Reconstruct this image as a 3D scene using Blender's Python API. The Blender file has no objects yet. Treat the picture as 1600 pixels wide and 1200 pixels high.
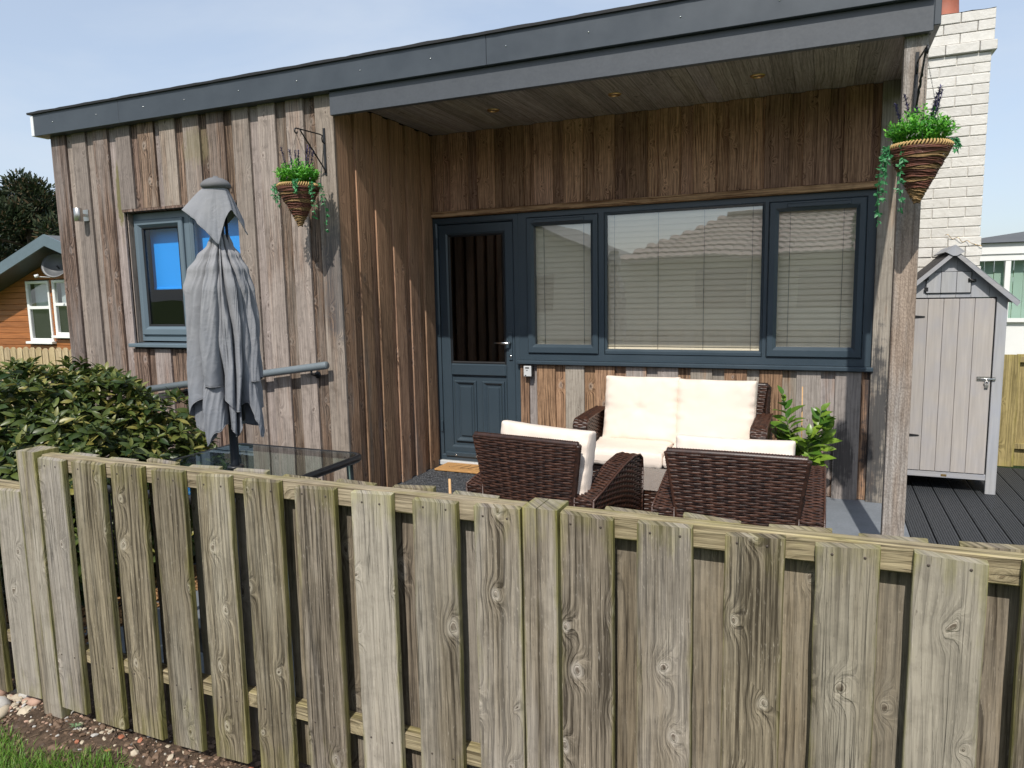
import bpy, math, random
from mathutils import Vector, Matrix, noise as mnoise

random.seed(7)
scene = bpy.context.scene
COL = scene.collection
PI = math.pi
R = math.radians
H = 1.466            # eye height above the door sill level (z = 0)
FL = -0.05           # patio level

# ------------------------------------------------------------------ camera
YAW, PITCH, ROLL, FPX = -0.407722675, 0.126126378, 0.0197171737, 1123.31545
cy_, sy_, cp_, sp_ = math.cos(YAW), math.sin(YAW), math.cos(PITCH), math.sin(PITCH)
fwd = Vector((sy_ * cp_, cy_ * cp_, -sp_))
rgt = Vector((cy_, -sy_, 0.0))
dwn = fwd.cross(rgt)
cr_, sr_ = math.cos(ROLL), math.sin(ROLL)
r2 = cr_ * rgt + sr_ * dwn
d2 = -sr_ * rgt + cr_ * dwn
cam_d = bpy.data.cameras.new("camera")
cam = bpy.data.objects.new("camera", cam_d)
COL.objects.link(cam)
M = Matrix((r2, -d2, -fwd)).transposed().to_4x4()
M.translation = Vector((0, 0, H))
cam.matrix_world = M
cam_d.sensor_width = 36.0
cam_d.lens = FPX / 1600 * 36.0
cam_d.clip_start = 0.05
cam_d.clip_end = 3000
scene.camera = cam

# ------------------------------------------------------------------ light
SUN_DIR = Vector((-0.12, 1.0, -1.12)).normalized()      # the way the light travels
sun_elev = math.asin(-SUN_DIR.z)
sun_az = math.atan2(-SUN_DIR.x, -SUN_DIR.y)             # from +Y, clockwise
world = bpy.data.worlds.new("World")
scene.world = world
world.use_nodes = True
wn, wl = world.node_tree.nodes, world.node_tree.links
wn.clear()
w_out = wn.new("ShaderNodeOutputWorld")
w_bg = wn.new("ShaderNodeBackground")
sky = wn.new("ShaderNodeTexSky")
sky.sky_type = 'NISHITA'
sky.sun_disc = False
sky.sun_elevation = sun_elev
sky.sun_rotation = sun_az
sky.altitude = 0
sky.air_density = 1.0
sky.dust_density = 1.6
sky.ozone_density = 2.5
# thin high cloud
w_tc = wn.new("ShaderNodeTexCoord")
w_map = wn.new("ShaderNodeMapping")
w_map.inputs['Scale'].default_value = (1.0, 1.0, 3.2)
w_no = wn.new("ShaderNodeTexNoise")
w_no.inputs['Scale'].default_value = 1.9
w_no.inputs['Detail'].default_value = 6
w_no.inputs['Roughness'].default_value = 0.55
w_no.inputs['Distortion'].default_value = 0.4
w_rmp = wn.new("ShaderNodeMapRange")
w_rmp.inputs[1].default_value = 0.42
w_rmp.inputs[2].default_value = 0.72
w_rmp.inputs[3].default_value = 0.50
w_rmp.inputs[4].default_value = 0.86
w_mix = wn.new("ShaderNodeMixRGB")
w_mix.inputs[2].default_value = (4.0, 4.45, 5.05, 1)
wl.new(w_tc.outputs['Generated'], w_map.inputs[0])
wl.new(w_map.outputs[0], w_no.inputs['Vector'])
wl.new(w_no.outputs['Fac'], w_rmp.inputs[0])
wl.new(w_rmp.outputs[0], w_mix.inputs[0])
wl.new(sky.outputs[0], w_mix.inputs[1])
wl.new(w_mix.outputs[0], w_bg.inputs[0])
w_bg.inputs[1].default_value = 0.14
wl.new(w_bg.outputs[0], w_out.inputs[0])

sun_l = bpy.data.lights.new("sun", 'SUN')
sun_l.energy = 3.6
sun_l.angle = R(0.5)
sun_l.color = (1.0, 0.955, 0.88)
sun = bpy.data.objects.new("sun", sun_l)
COL.objects.link(sun)
sun.rotation_euler = SUN_DIR.to_track_quat('-Z', 'Y').to_euler()
sun.location = (2, -6, 9)

scene.view_settings.view_transform = 'Standard'
scene.view_settings.look = 'None'
scene.view_settings.exposure = 0.32
scene.view_settings.gamma = 1.0
scene.view_settings.use_curve_mapping = False
scene.cycles.max_bounces = 8
scene.cycles.transparent_max_bounces = 16
scene.cycles.caustics_reflective = False
scene.cycles.caustics_refractive = False

# ================================================================== helpers
def wloc(o):
    v = Vector((0, 0, 0))
    while o is not None:
        v += Vector(o.location)
        o = o.parent
    return v

def place(name, mesh, parent, loc):
    o = bpy.data.objects.new(name, mesh)
    COL.objects.link(o)
    if parent is not None:
        o.parent = parent
        loc = Vector(loc) - wloc(parent)
    o.location = loc
    return o

def tag(o, label=None, cat=None, group=None, kind=None):
    if label: o['label'] = label
    if cat: o['category'] = cat
    if group: o['group'] = group
    if kind: o['kind'] = kind
    return o

def empty(name, loc, label, cat, group=None):
    o = bpy.data.objects.new(name, None)
    COL.objects.link(o)
    o.location = loc
    o.empty_display_size = 0.1
    return tag(o, label, cat, group)

def struct(o):
    o['kind'] = 'structure'
    return o

_cache = {}
def cham_box(dx, dy, dz, b, mat):
    key = (round(dx, 4), round(dy, 4), round(dz, 4), round(b, 4), mat.name)
    if key in _cache: return _cache[key]
    b = min(b, dx * .45, dy * .45, dz * .45)
    h = (dx / 2, dy / 2, dz / 2)
    V, F = [], []
    idx = {}
    for sx in (-1, 1):
        for sy in (-1, 1):
            for sz in (-1, 1):
                s = (sx, sy, sz)
                for ax in range(3):
                    p = [s[k] * (h[k] - (0 if k == ax else b)) for k in range(3)]
                    idx[(s, ax)] = len(V); V.append(p)
    def orient(f):
        c = sum((Vector(V[i]) for i in f), Vector()) / len(f)
        n = (Vector(V[f[1]]) - Vector(V[f[0]])).cross(Vector(V[f[2]]) - Vector(V[f[1]]))
        return f if n.dot(c) > 0 else f[::-1]
    for ax in range(3):
        o1, o2 = [k for k in range(3) if k != ax]
        for s in (-1, 1):
            q = []
            for a, c in ((-1, -1), (1, -1), (1, 1), (-1, 1)):
                t = [0, 0, 0]; t[ax] = s; t[o1] = a; t[o2] = c
                q.append(idx[(tuple(t), ax)])
            F.append(orient(q))
    for ax in range(3):
        o1, o2 = [k for k in range(3) if k != ax]
        for a in (-1, 1):
            for c in (-1, 1):
                t0 = [0, 0, 0]; t1 = [0, 0, 0]
                t0[ax] = -1; t1[ax] = 1
                t0[o1] = t1[o1] = a; t0[o2] = t1[o2] = c
                F.append(orient([idx[(tuple(t0), o1)], idx[(tuple(t1), o1)], idx[(tuple(t1), o2)], idx[(tuple(t0), o2)]]))
    for sx in (-1, 1):
        for sy in (-1, 1):
            for sz in (-1, 1):
                F.append(orient([idx[((sx, sy, sz), k)] for k in range(3)]))
    m = bpy.data.meshes.new("block")
    m.from_pydata(V, [], F)
    m.materials.append(mat)
    _cache[key] = m
    return m

def box(name, lo, hi, mat, parent=None, b=0.002, rot=None):
    d = [hi[k] - lo[k] for k in range(3)]
    c = [(hi[k] + lo[k]) / 2 for k in range(3)]
    o = place(name, cham_box(d[0], d[1], d[2], b, mat), parent, c)
    if rot: o.rotation_euler = rot
    return o

class MB:
    def __init__(s):
        s.v, s.f, s.m, s.sm = [], [], [], []
    def add(s, V, F, mi=0, smooth=False):
        n = len(s.v)
        s.v += [tuple(p) for p in V]
        for f in F:
            s.f.append([i + n for i in f]); s.m.append(mi); s.sm.append(smooth)
    def box(s, lo, hi, mi=0):
        x0, y0, z0 = lo; x1, y1, z1 = hi
        V = [(x0, y0, z0), (x1, y0, z0), (x1, y1, z0), (x0, y1, z0), (x0, y0, z1), (x1, y0, z1), (x1, y1, z1), (x0, y1, z1)]
        s.add(V, [(0, 3, 2, 1), (4, 5, 6, 7), (0, 1, 5, 4), (1, 2, 6, 5), (2, 3, 7, 6), (3, 0, 4, 7)], mi)
    def tube(s, path, rad, n=8, mi=0, cap=True, closed=False):
        P = [Vector(p) for p in path]
        rr = rad if isinstance(rad, (list, tuple)) else [rad] * len(P)
        rings = []
        up = Vector((0, 0, 1))
        prev = None
        N = len(P)
        for i, p in enumerate(P):
            if closed: t = P[(i + 1) % N] - P[i - 1]
            else: t = P[min(i + 1, N - 1)] - P[max(i - 1, 0)]
            if t.length < 1e-9: t = Vector((0, 0, 1))
            t.normalize()
            if prev is None:
                a = up if abs(t.z) < .9 else Vector((1, 0, 0))
                u = t.cross(a).normalized()
            else:
                u = (prev - t * prev.dot(t))
                u = u.normalized() if u.length > 1e-6 else t.orthogonal().normalized()
            prev = u
            w = t.cross(u)
            rings.append([p + (u * math.cos(k * 2 * PI / n) + w * math.sin(k * 2 * PI / n)) * rr[i] for k in range(n)])
        V = [q for r_ in rings for q in r_]
        F = []
        for i in range(N if closed else N - 1):
            j = (i + 1) % N
            for k in range(n):
                F.append((i * n + k, i * n + (k + 1) % n, j * n + (k + 1) % n, j * n + k))
        if cap and not closed:
            F.append(tuple(range(n))[::-1])
            F.append(tuple((N - 1) * n + k for k in range(n)))
        s.add(V, F, mi, True)
    def lathe(s, prof, c=(0, 0, 0), n=24, mi=0, wob=0):
        V, F = [], []
        for i, (r, z) in enumerate(prof):
            for k in range(n):
                a = 2 * PI * k / n
                rw = r * (1 + wob * math.sin(3 * a + i))
                V.append((c[0] + rw * math.cos(a), c[1] + rw * math.sin(a), c[2] + z))
        for i in range(len(prof) - 1):
            for k in range(n):
                F.append((i * n + k, i * n + (k + 1) % n, (i + 1) * n + (k + 1) % n, (i + 1) * n + k))
        s.add(V, F, mi, True)
    def prism(s, pts, y0, y1, mi=0):
        """polygon in xz (counter-clockwise seen from -y) extruded along y"""
        n = len(pts)
        V = [(x, y0, z) for x, z in pts] + [(x, y1, z) for x, z in pts]
        F = [tuple(range(n)), tuple(range(2 * n - 1, n - 1, -1))]
        F += [(k, k + n, (k + 1) % n + n, (k + 1) % n) for k in range(n)]
        s.add(V, F, mi)
    def build(s, name, mats, parent=None, kind=None, origin=None):
        if not isinstance(mats, (list, tuple)): mats = [mats]
        if origin is None:
            lo = [min(p[k] for p in s.v) for k in range(3)]
            hi = [max(p[k] for p in s.v) for k in range(3)]
            origin = [(lo[k] + hi[k]) / 2 for k in range(3)]
        m = bpy.data.meshes.new(name)
        m.from_pydata([(p[0] - origin[0], p[1] - origin[1], p[2] - origin[2]) for p in s.v], [], s.f)
        for t in mats: m.materials.append(t)
        m.polygons.foreach_set('material_index', s.m)
        m.polygons.foreach_set('use_smooth', s.sm)
        m.update()
        o = place(name, m, parent, origin)
        if kind: o['kind'] = kind
        return o

# ------------------------------------------------------------------ node helper
class NT:
    def __init__(s, name):
        s.mat = bpy.data.materials.new(name)
        s.mat.use_nodes = True
        s.t = s.mat.node_tree
        s.t.nodes.clear()
        s.out = s.t.nodes.new('ShaderNodeOutputMaterial')
        s.b = s.t.nodes.new('ShaderNodeBsdfPrincipled')
        s.t.links.new(s.b.outputs[0], s.out.inputs[0])
    def n(s, t, **kw):
        x = s.t.nodes.new(t)
        for k, v in kw.items(): setattr(x, k, v)
        return x
    def l(s, a, b): s.t.links.new(a, b)
    def sock(s, v, inp):
        if v is None: return
        if hasattr(v, 'links'): s.l(v, inp)
        else:
            if isinstance(v, (tuple, list)) and len(v) == 3 and len(inp.default_value) == 4: v = (*v, 1)
            inp.default_value = v
    def math(s, op, a, b=None, c=None, clamp=False):
        x = s.n('ShaderNodeMath', operation=op, use_clamp=clamp)
        s.sock(a, x.inputs[0]); s.sock(b, x.inputs[1]); s.sock(c, x.inputs[2])
        return x.outputs[0]
    def comb(s, x, y, z):
        c = s.n('ShaderNodeCombineXYZ')
        s.sock(x, c.inputs[0]); s.sock(y, c.inputs[1]); s.sock(z, c.inputs[2])
        return c.outputs[0]
    def noise(s, vec, scale, detail=3, rough=.5, dist=0, out='Fac'):
        x = s.n('ShaderNodeTexNoise')
        s.sock(vec, x.inputs['Vector'])
        x.inputs['Scale'].default_value = scale
        x.inputs['Detail'].default_value = detail
        x.inputs['Roughness'].default_value = rough
        x.inputs['Distortion'].default_value = dist
        return x.outputs[out]
    def mr(s, v, a, b, c=0.0, d=1.0, smooth=False):
        x = s.n('ShaderNodeMapRange')
        if smooth: x.interpolation_type = 'SMOOTHSTEP'
        s.sock(v, x.inputs[0])
        for i, q in enumerate((a, b, c, d)): s.sock(q, x.inputs[i + 1])
        return x.outputs[0]
    def mix(s, f, a, b, bt='MIX'):
        x = s.n('ShaderNodeMixRGB', blend_type=bt)
        s.sock(f, x.inputs[0]); s.sock(a, x.inputs[1]); s.sock(b, x.inputs[2])
        return x.outputs[0]
    def bump(s, h, strength=.3, dist=.002, normal=None):
        x = s.n('ShaderNodeBump')
        x.inputs['Strength'].default_value = strength
        x.inputs['Distance'].default_value = dist
        s.sock(h, x.inputs['Height'])
        if normal is not None: s.l(normal, x.inputs['Normal'])
        return x.outputs[0]
    def fin(s, col=None, rough=.6, normal=None, metal=0.0, spec=None, **kw):
        s.sock(col, s.b.inputs['Base Color'])
        s.sock(rough, s.b.inputs['Roughness'])
        s.sock(metal, s.b.inputs['Metallic'])
        if spec is not None: s.sock(spec, s.b.inputs['Specular IOR Level'])
        if normal is not None: s.l(normal, s.b.inputs['Normal'])
        return s.mat

def simple(name, col, rough=.5, metal=0.0, var=.12, nscale=30, bump=.0, bscale=200, spec=None):
    t = NT(name)
    tc = t.n('ShaderNodeTexCoord').outputs['Object']
    f = t.noise(tc, nscale, 4, .6)
    f2 = t.noise(tc, nscale * .17, 2, .5)
    k = t.math('ADD', t.math('MULTIPLY', f, .6), t.math('MULTIPLY', f2, .4))
    c = t.mix(t.mr(k, .3, .7), tuple(x * (1 - var) for x in col), tuple(min(1, x * (1 + var)) for x in col))
    nrm = t.bump(t.noise(tc, bscale, 3, .6), bump, .002) if bump else None
    r = t.mr(f, .3, .7, max(.02, rough - .06), min(1, rough + .06))
    return t.fin(c, r, nrm, metal, spec)

def wood(name, dark, light, knotc, axis='z', ringf=95., grey=None, greymix=None, algae=0.0, halo=.0, knots=.5,
         wear=None, contrast=1.0, bumpk=.5, stain_shade=None, shelter=None, saw=0.0, tintvar=(.82, 1.12), kscale=(7.0, 4.2), kbase=.66):
    t = NT(name)
    tc = t.n('ShaderNodeTexCoord')
    oi = t.n('ShaderNodeObjectInfo')
    sx = t.n('ShaderNodeSeparateXYZ'); t.l(tc.outputs['Object'], sx.inputs[0])
    X, Y, Z = sx.outputs
    if axis == 'z': v = Z; u = t.math('ADD', X, t.math('MULTIPLY', Y, .93))
    elif axis == 'x': v = X; u = t.math('ADD', Z, t.math('MULTIPLY', Y, .93))
    else: v = Y; u = t.math('ADD', X, t.math('MULTIPLY', Z, .93))
    rnd = oi.outputs['Random']
    u1 = t.math('ADD', u, t.math('MULTIPLY', rnd, 53.17))
    v1 = t.math('ADD', v, t.math('MULTIPLY', t.math('FRACT', t.math('MULTIPLY', rnd, 71.3)), 37.7))
    # gentle wander of the grain
    low = t.noise(t.comb(t.math('MULTIPLY', u1, 5.5), t.math('MULTIPLY', v1, 1.3), 0), 1.0, 2, .5)
    mid = t.noise(t.comb(t.math('MULTIPLY', u1, 26.), t.math('MULTIPLY', v1, 3.2), 3.3), 1.0, 3, .55)
    # knots
    vo = t.n('ShaderNodeTexVoronoi'); vo.voronoi_dimensions = '2D'
    vo.inputs['Scale'].default_value = 1.0
    vo.inputs['Randomness'].default_value = 1.0
    wob = t.math('MULTIPLY', t.math('SUBTRACT', mid, .5), .22)
    t.l(t.comb(t.math('ADD', t.math('MULTIPLY', u1, kscale[0]), wob), t.math('ADD', t.math('MULTIPLY', v1, kscale[1]), wob), 0), vo.inputs['Vector'])
    dist = vo.outputs['Distance']
    cs = t.n('ShaderNodeSeparateColor'); t.l(vo.outputs['Color'], cs.inputs[0])
    has = t.math('GREATER_THAN', cs.outputs[0], 1 - knots)
    size = t.math('MULTIPLY', t.mr(cs.outputs[1], 0, 1, .30, 1.15), 1.0)
    dk = t.math('DIVIDE', dist, size)
    hill = t.math('MULTIPLY', t.math('MULTIPLY', has, t.mr(dist, .12, .42, 1, 0, True)), t.math('DIVIDE', 1.0, t.math('ADD', 1.0, t.math('POWER', t.math('MULTIPLY', dk, 6.5), 2.0))))
    f = t.math('ADD', t.math('MULTIPLY', u1, ringf), t.math('MULTIPLY', low, 7.0))
    f = t.math('ADD', f, t.math('MULTIPLY', mid, 1.6))
    f = t.math('ADD', f, t.math('MULTIPLY', hill, 4.6))
    fr = t.math('FRACT', t.math('MULTIPLY', f, .5))
    # saw-tooth ring: slow early wood then a sharp dark late-wood line
    ring = t.math('POWER', fr, 2.6)
    edge = t.mr(fr, .93, 1.0, 1, 0)
    ring = t.math('MULTIPLY', ring, edge)
    ringamt = t.mr(t.noise(t.comb(t.math('MULTIPLY', u1, 12.), t.math('MULTIPLY', v1, 1.5), 9), 1, 2), .3, .7, .35, 1.0)
    ring = t.math('MULTIPLY', ring, ringamt)
    fine = t.noise(t.comb(t.math('MULTIPLY', u1, 420.), t.math('MULTIPLY', v1, 9.), 1.7), 1.0, 3, .65)
    fib = t.noise(t.comb(t.math('ADD', t.math('MULTIPLY', u1, 130.), t.math('MULTIPLY', hill, 9.0)), t.math('MULTIPLY', v1, 2.6), 5.1), 1.0, 5, .72)
    k = t.math('MULTIPLY', ring, -.70 * contrast)
    k = t.math('ADD', k, t.math('MULTIPLY', t.math('SUBTRACT', fine, .5), 1.5 * contrast))
    k = t.math('ADD', k, t.math('MULTIPLY', t.math('SUBTRACT', fib, .5), 2.3 * contrast))
    strk = t.noise(t.comb(t.math('MULTIPLY', u1, 34.), t.math('MULTIPLY', v1, 1.3), 31.), 1.0, 3, .6)
    k = t.math('ADD', k, t.math('MULTIPLY', t.math('SUBTRACT', strk, .5), 1.5 * contrast))
    k = t.math('ADD', k, kbase)
    k = t.math('ADD', k, 0, clamp=True)
    col = t.mix(k, dark, light)
    # broad patches: bleached silver against brown
    patch = t.noise(t.comb(t.math('MULTIPLY', u1, 9.), t.math('MULTIPLY', v1, 1.1), 7.7), 1.0, 4, .6)
    if grey is not None:
        gm = t.mr(t.math('ADD', patch, t.math('MULTIPLY', t.math('SUBTRACT', t.math('FRACT', t.math('MULTIPLY', rnd, 13.7)), .5), greymix[2])), greymix[0], greymix[1])
        gcol = t.mix(k, tuple(x * .62 for x in grey), grey)
        col = t.mix(gm, col, gcol)
    # pale cell around knots, dark heart
    if halo > 0:
        hm = t.math('MULTIPLY', has, t.mr(dk, .05, .16, 1, 0, True))
        col = t.mix(t.math('MULTIPLY', hm, halo), col, tuple(min(1, x * 1.35) for x in (grey or light)))
    heart = t.math('MULTIPLY', has, t.mr(dk, .035, .062, 1, 0, True))
    hring = t.math('MULTIPLY', heart, t.mr(t.noise(t.comb(t.math('MULTIPLY', u1, 90.), t.math('MULTIPLY', v1, 60.), 0), 1, 2), .3, .7, .45, 1))
    col = t.mix(hring, col, knotc)
    rimk = t.math('MULTIPLY', has, t.math('MULTIPLY', t.mr(dk, .06, .068, 0, 1), t.mr(dk, .07, .082, 1, 0)))
    col = t.mix(t.math('MULTIPLY', rimk, .6), col, tuple(x * .5 for x in knotc))
    if halo >= .5:
        # raised pale fibres and small dark pits
        fl1 = t.noise(t.comb(t.math('ADD', t.math('MULTIPLY', u1, 210.), t.math('MULTIPLY', v1, 14.)), t.math('MULTIPLY', v1, 42.), 61.), 1.0, 3, .6)
        fl2 = t.noise(t.comb(t.math('MULTIPLY', u1, 16.), t.math('MULTIPLY', v1, 7.), 77.), 1.0, 3, .6)
        col = t.mix(t.math('MULTIPLY', t.mr(fl1, .60, .70, 0, .42), t.mr(fl2, .42, .6)), col, tuple(min(1, x * 1.45) for x in (grey or light)))
        col = t.mix(t.mr(fl1, .36, .28, 0, .45), col, tuple(x * .8 for x in dark))
    # drying checks along the grain
    chk = t.noise(t.comb(t.math('MULTIPLY', u1, 70.), t.math('MULTIPLY', v1, 1.1), 21.), 1.0, 2, .4)
    chm = t.math('MULTIPLY', t.mr(t.math('ABSOLUTE', t.math('SUBTRACT', chk, .5)), 0, .012, 1, 0), t.mr(patch, .5, .62))
    col = t.mix(t.math('MULTIPLY', chm, .7), col, tuple(x * .35 for x in dark))
    # weathering dirt
    blot = t.noise(tc.outputs['Object'], 14., 5, .65)
    col = t.mix(t.mr(blot, .5, .75, 0, .35), col, tuple(x * .6 for x in dark))
    # per board brightness and warmth
    br = t.mr(t.math('FRACT', t.math('MULTIPLY', rnd, 29.9)), 0, 1, tintvar[0], tintvar[1])
    col = t.mix(1.0, col, t.comb(br, t.math('MULTIPLY', br, .99), t.math('MULTIPLY', br, t.mr(rnd, 0, 1, .92, 1.04))), 'MULTIPLY')
    geo = t.n('ShaderNodeNewGeometry')
    if shelter is not None:
        # boards the rain does not reach keep their brown: a band by height
        ps = t.n('ShaderNodeSeparateXYZ'); t.l(geo.outputs['Position'], ps.inputs[0])
        sm = t.mr(t.math('ADD', ps.outputs[2], t.math('MULTIPLY', t.math('SUBTRACT', patch, .5), 1.6)), shelter[0], shelter[1], 0, 1, True)
        col = t.mix(sm, col, t.mix(k, tuple(x * .42 for x in shelter[2]), shelter[2]))
    if stain_shade is not None:  # stains, and the basket's painted shadow, by position
        for (cx, cyy, cz, rx, rz, c2, amt) in stain_shade:
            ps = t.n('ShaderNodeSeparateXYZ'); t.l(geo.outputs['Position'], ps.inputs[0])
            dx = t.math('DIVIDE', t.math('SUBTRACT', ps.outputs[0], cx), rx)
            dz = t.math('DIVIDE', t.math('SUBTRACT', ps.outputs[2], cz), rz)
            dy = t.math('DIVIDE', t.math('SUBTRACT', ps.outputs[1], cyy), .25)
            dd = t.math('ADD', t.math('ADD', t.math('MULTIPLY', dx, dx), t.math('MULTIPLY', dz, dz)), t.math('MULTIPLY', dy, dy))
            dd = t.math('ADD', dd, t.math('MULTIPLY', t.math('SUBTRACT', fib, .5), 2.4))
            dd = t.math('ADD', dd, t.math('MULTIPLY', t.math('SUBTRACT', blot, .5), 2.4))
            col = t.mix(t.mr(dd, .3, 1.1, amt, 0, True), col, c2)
    if algae > 0:
        ge = t.n('ShaderNodeSeparateXYZ'); t.l(tc.outputs['Generated'], ge.inputs[0])
        gu, gv = (ge.outputs[0], ge.outputs[2]) if axis == 'z' else (ge.outputs[2], ge.outputs[0])
        eu = t.mr(t.math('ABSOLUTE', t.math('SUBTRACT', gu, .5)), .33, .5, 0, .34)
        top = t.mr(gv, .86, 1.0, 0, .42) if axis == 'z' else t.math('MULTIPLY', eu, 0.0)
        bot = t.mr(gv, 0.0, .26, .38, 0) if axis == 'z' else t.math('MULTIPLY', eu, 0.0)
        nz = t.noise(t.comb(t.math('MULTIPLY', u1, 22.), t.math('MULTIPLY', v1, 5.), 2.), 1, 4, .65)
        # side faces (normal across the board) hold damp and go green
        sn = t.n('ShaderNodeSeparateXYZ'); t.l(geo.outputs['Normal'], sn.inputs[0])
        side = t.mr(t.math('ABSOLUTE', sn.outputs[0]), .5, .9, 0, .42)
        s_ = t.math('ADD', t.math('ADD', eu, top), t.math('ADD', bot, side))
        s_ = t.math('ADD', s_, t.math('MULTIPLY', t.math('SUBTRACT', nz, .5), 1.5))
        am = t.mr(s_, .22, .95, 0, algae)
        gcl = t.mix(t.noise(tc.outputs['Object'], 40, 3, .6), (.15, .15, .03), (.32, .30, .065))
        col = t.mix(am, col, t.mix(.55, gcl, t.mix(1.0, col, (1.0, 1.02, .42), 'MULTIPLY')))
    hgt = t.math('ADD', t.math('MULTIPLY', ring, -1.0), t.math('MULTIPLY', fib, 1.2))
    hgt = t.math('ADD', hgt, t.math('MULTIPLY', fine, .5))
    hgt = t.math('SUBTRACT', hgt, t.math('MULTIPLY', chm, 1.2))
    hgt = t.math('ADD', hgt, t.math('MULTIPLY', heart, .8))
    if saw > 0:
        wv = t.noise(t.comb(t.math('MULTIPLY', u1, 150.), t.math('MULTIPLY', v1, 70.), 0), 1.0, 2, .5)
        wv = t.mr(wv, .38, .62)
        hgt = t.math('ADD', hgt, t.math('MULTIPLY', wv, saw))
        col = t.mix(t.math('MULTIPLY', t.math('SUBTRACT', 1.0, wv), .30), col, tuple(x * .45 for x in dark))
    nrm = t.bump(hgt, bumpk, .0025)
    return t.fin(col, .82, nrm, 0.0, .25)

def glass(name, tint=(.92, .95, .94), ior=1.75, rough=0.0, mn=.06):
    t = NT(name)
    t.t.nodes.remove(t.b)
    tr = t.n('ShaderNodeBsdfTransparent'); tr.inputs[0].default_value = (*tint, 1)
    gl = t.n('ShaderNodeBsdfGlossy'); gl.inputs['Roughness'].default_value = rough
    gl.inputs[0].default_value = (.95, .97, 1, 1)
    lw_ = t.n('ShaderNodeLayerWeight'); lw_.inputs[0].default_value = .5
    f0 = ((ior - 1) / (ior + 1)) ** 2
    fz = t.math('ADD', f0, t.math('MULTIPLY', 1 - f0, t.math('POWER', lw_.outputs['Facing'], 5.0)))
    # float glass is never quite flat: its reflections wander a little
    tc = t.n('ShaderNodeTexCoord')
    nr = t.bump(t.noise(tc.outputs['Object'], 1.6, 1, .4), .10, .02)
    t.l(nr, gl.inputs['Normal'])
    mx = t.n('ShaderNodeMixShader')
    gb_ = t.n('ShaderNodeNewGeometry')      # one reflecting skin per pane, on its outer face
    t.l(t.math('MULTIPLY', t.math('MAXIMUM', fz, mn), t.math('SUBTRACT', 1.0, gb_.outputs['Backfacing'])), mx.inputs[0])
    t.l(tr.outputs[0], mx.inputs[1]); t.l(gl.outputs[0], mx.inputs[2])
    t.l(mx.outputs[0], t.out.inputs[0])
    return t.mat

def leafmat(name, c1, c2, rough=.4, trans=.25, tint=None):
    t = NT(name)
    tc = t.n('ShaderNodeTexCoord')
    geo = t.n('ShaderNodeNewGeometry')
    f = geo.outputs['Random Per Island']
    oi = t.n('ShaderNodeObjectInfo')
    g = t.math('FRACT', t.math('ADD', f, oi.outputs['Random']))
    col = t.mix(t.mr(g, 0, 1), c1, c2)
    if tint is not None:
        col = t.mix(t.mr(g, .86, .9), col, tint)
    col = t.mix(t.mr(t.noise(tc.outputs['Object'], 45, 3), .35, .65, 0, .3), col, tuple(x * .6 for x in c1))
    t.fin(col, rough, None, 0, .45)
    tl = t.n('ShaderNodeBsdfTranslucent'); t.l(col, tl.inputs[0])
    mx = t.n('ShaderNodeMixShader'); mx.inputs[0].default_value = trans
    t.l(t.b.outputs[0], mx.inputs[1]); t.l(tl.outputs[0], mx.inputs[2])
    t.l(mx.outputs[0], t.out.inputs[0])
    return t.mat

# ------------------------------------------------------------------ materials
STAINS_SHADE = [(-5.215, 4.2, 2.28, .035, .30, (.13, .12, .035), .8),
          (-3.13, 4.2, 1.55, .14, .42, (.075, .078, .085), .55),  # grey patch: the hanging basket's shadow painted into the boards
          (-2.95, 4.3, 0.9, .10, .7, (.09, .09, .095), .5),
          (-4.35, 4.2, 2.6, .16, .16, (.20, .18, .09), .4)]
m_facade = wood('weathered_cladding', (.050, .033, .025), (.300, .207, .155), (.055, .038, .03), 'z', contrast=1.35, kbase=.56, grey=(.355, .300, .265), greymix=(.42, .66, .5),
                halo=.5, knots=.75, stain_shade=STAINS_SHADE, tintvar=(.74, 1.14), bumpk=.6)
m_side = wood('side_cladding', (.11, .064, .042), (.47, .300, .195), (.07, .035, .022), 'z', grey=(.34, .31, .28), greymix=(.52, .78, .3),
              halo=.2, knots=.6, tintvar=(.75, 1.15), bumpk=.5, shelter=(1.2, 2.3, (.55, .325, .20)))
m_back = wood('sheltered_cladding', (.12, .055, .034), (.72, .435, .285), (.06, .028, .018), 'z', halo=.12, knots=.75, tintvar=(.62, 1.22), bumpk=.5,
              kscale=(9, 6.5), contrast=.9)
BST = [(.36, 5.5, .45, .09, .75, (.035, .037, .042), .85), (.16, 5.5, .25, .08, .28, (.05, .045, .045), .8)]
m_low = wood('lower_cladding', (.085, .048, .030), (.40, .25, .155), (.06, .03, .02), 'z', contrast=1.2, grey=(.37, .33, .295), greymix=(.45, .60, .9),
             halo=.4, knots=.5, tintvar=(.82, 1.15), bumpk=.5, stain_shade=BST)
m_post = wood('rough_sawn_post', (.16, .12, .09), (.40, .32, .255), (.12, .08, .05), 'z', grey=(.43, .395, .36), greymix=(.42, .62, .1), knots=.3,
              saw=.8, tintvar=(1, 1), bumpk=.5)
m_trimwood = wood('drip_board', (.17, .085, .04), (.60, .38, .21), (.10, .05, .025), 'x', ringf=60, knots=.3, contrast=1.2, tintvar=(1, 1))
m_soffit = wood('soffit_board', (.18, .155, .135), (.42, .375, .335), (.06, .045, .035), 'y', knots=.3, tintvar=(.8, 1.08), bumpk=.3)
FD, FLt, FG = (.054, .043, .030), (.300, .252, .188), (.415, .372, .315)
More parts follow.
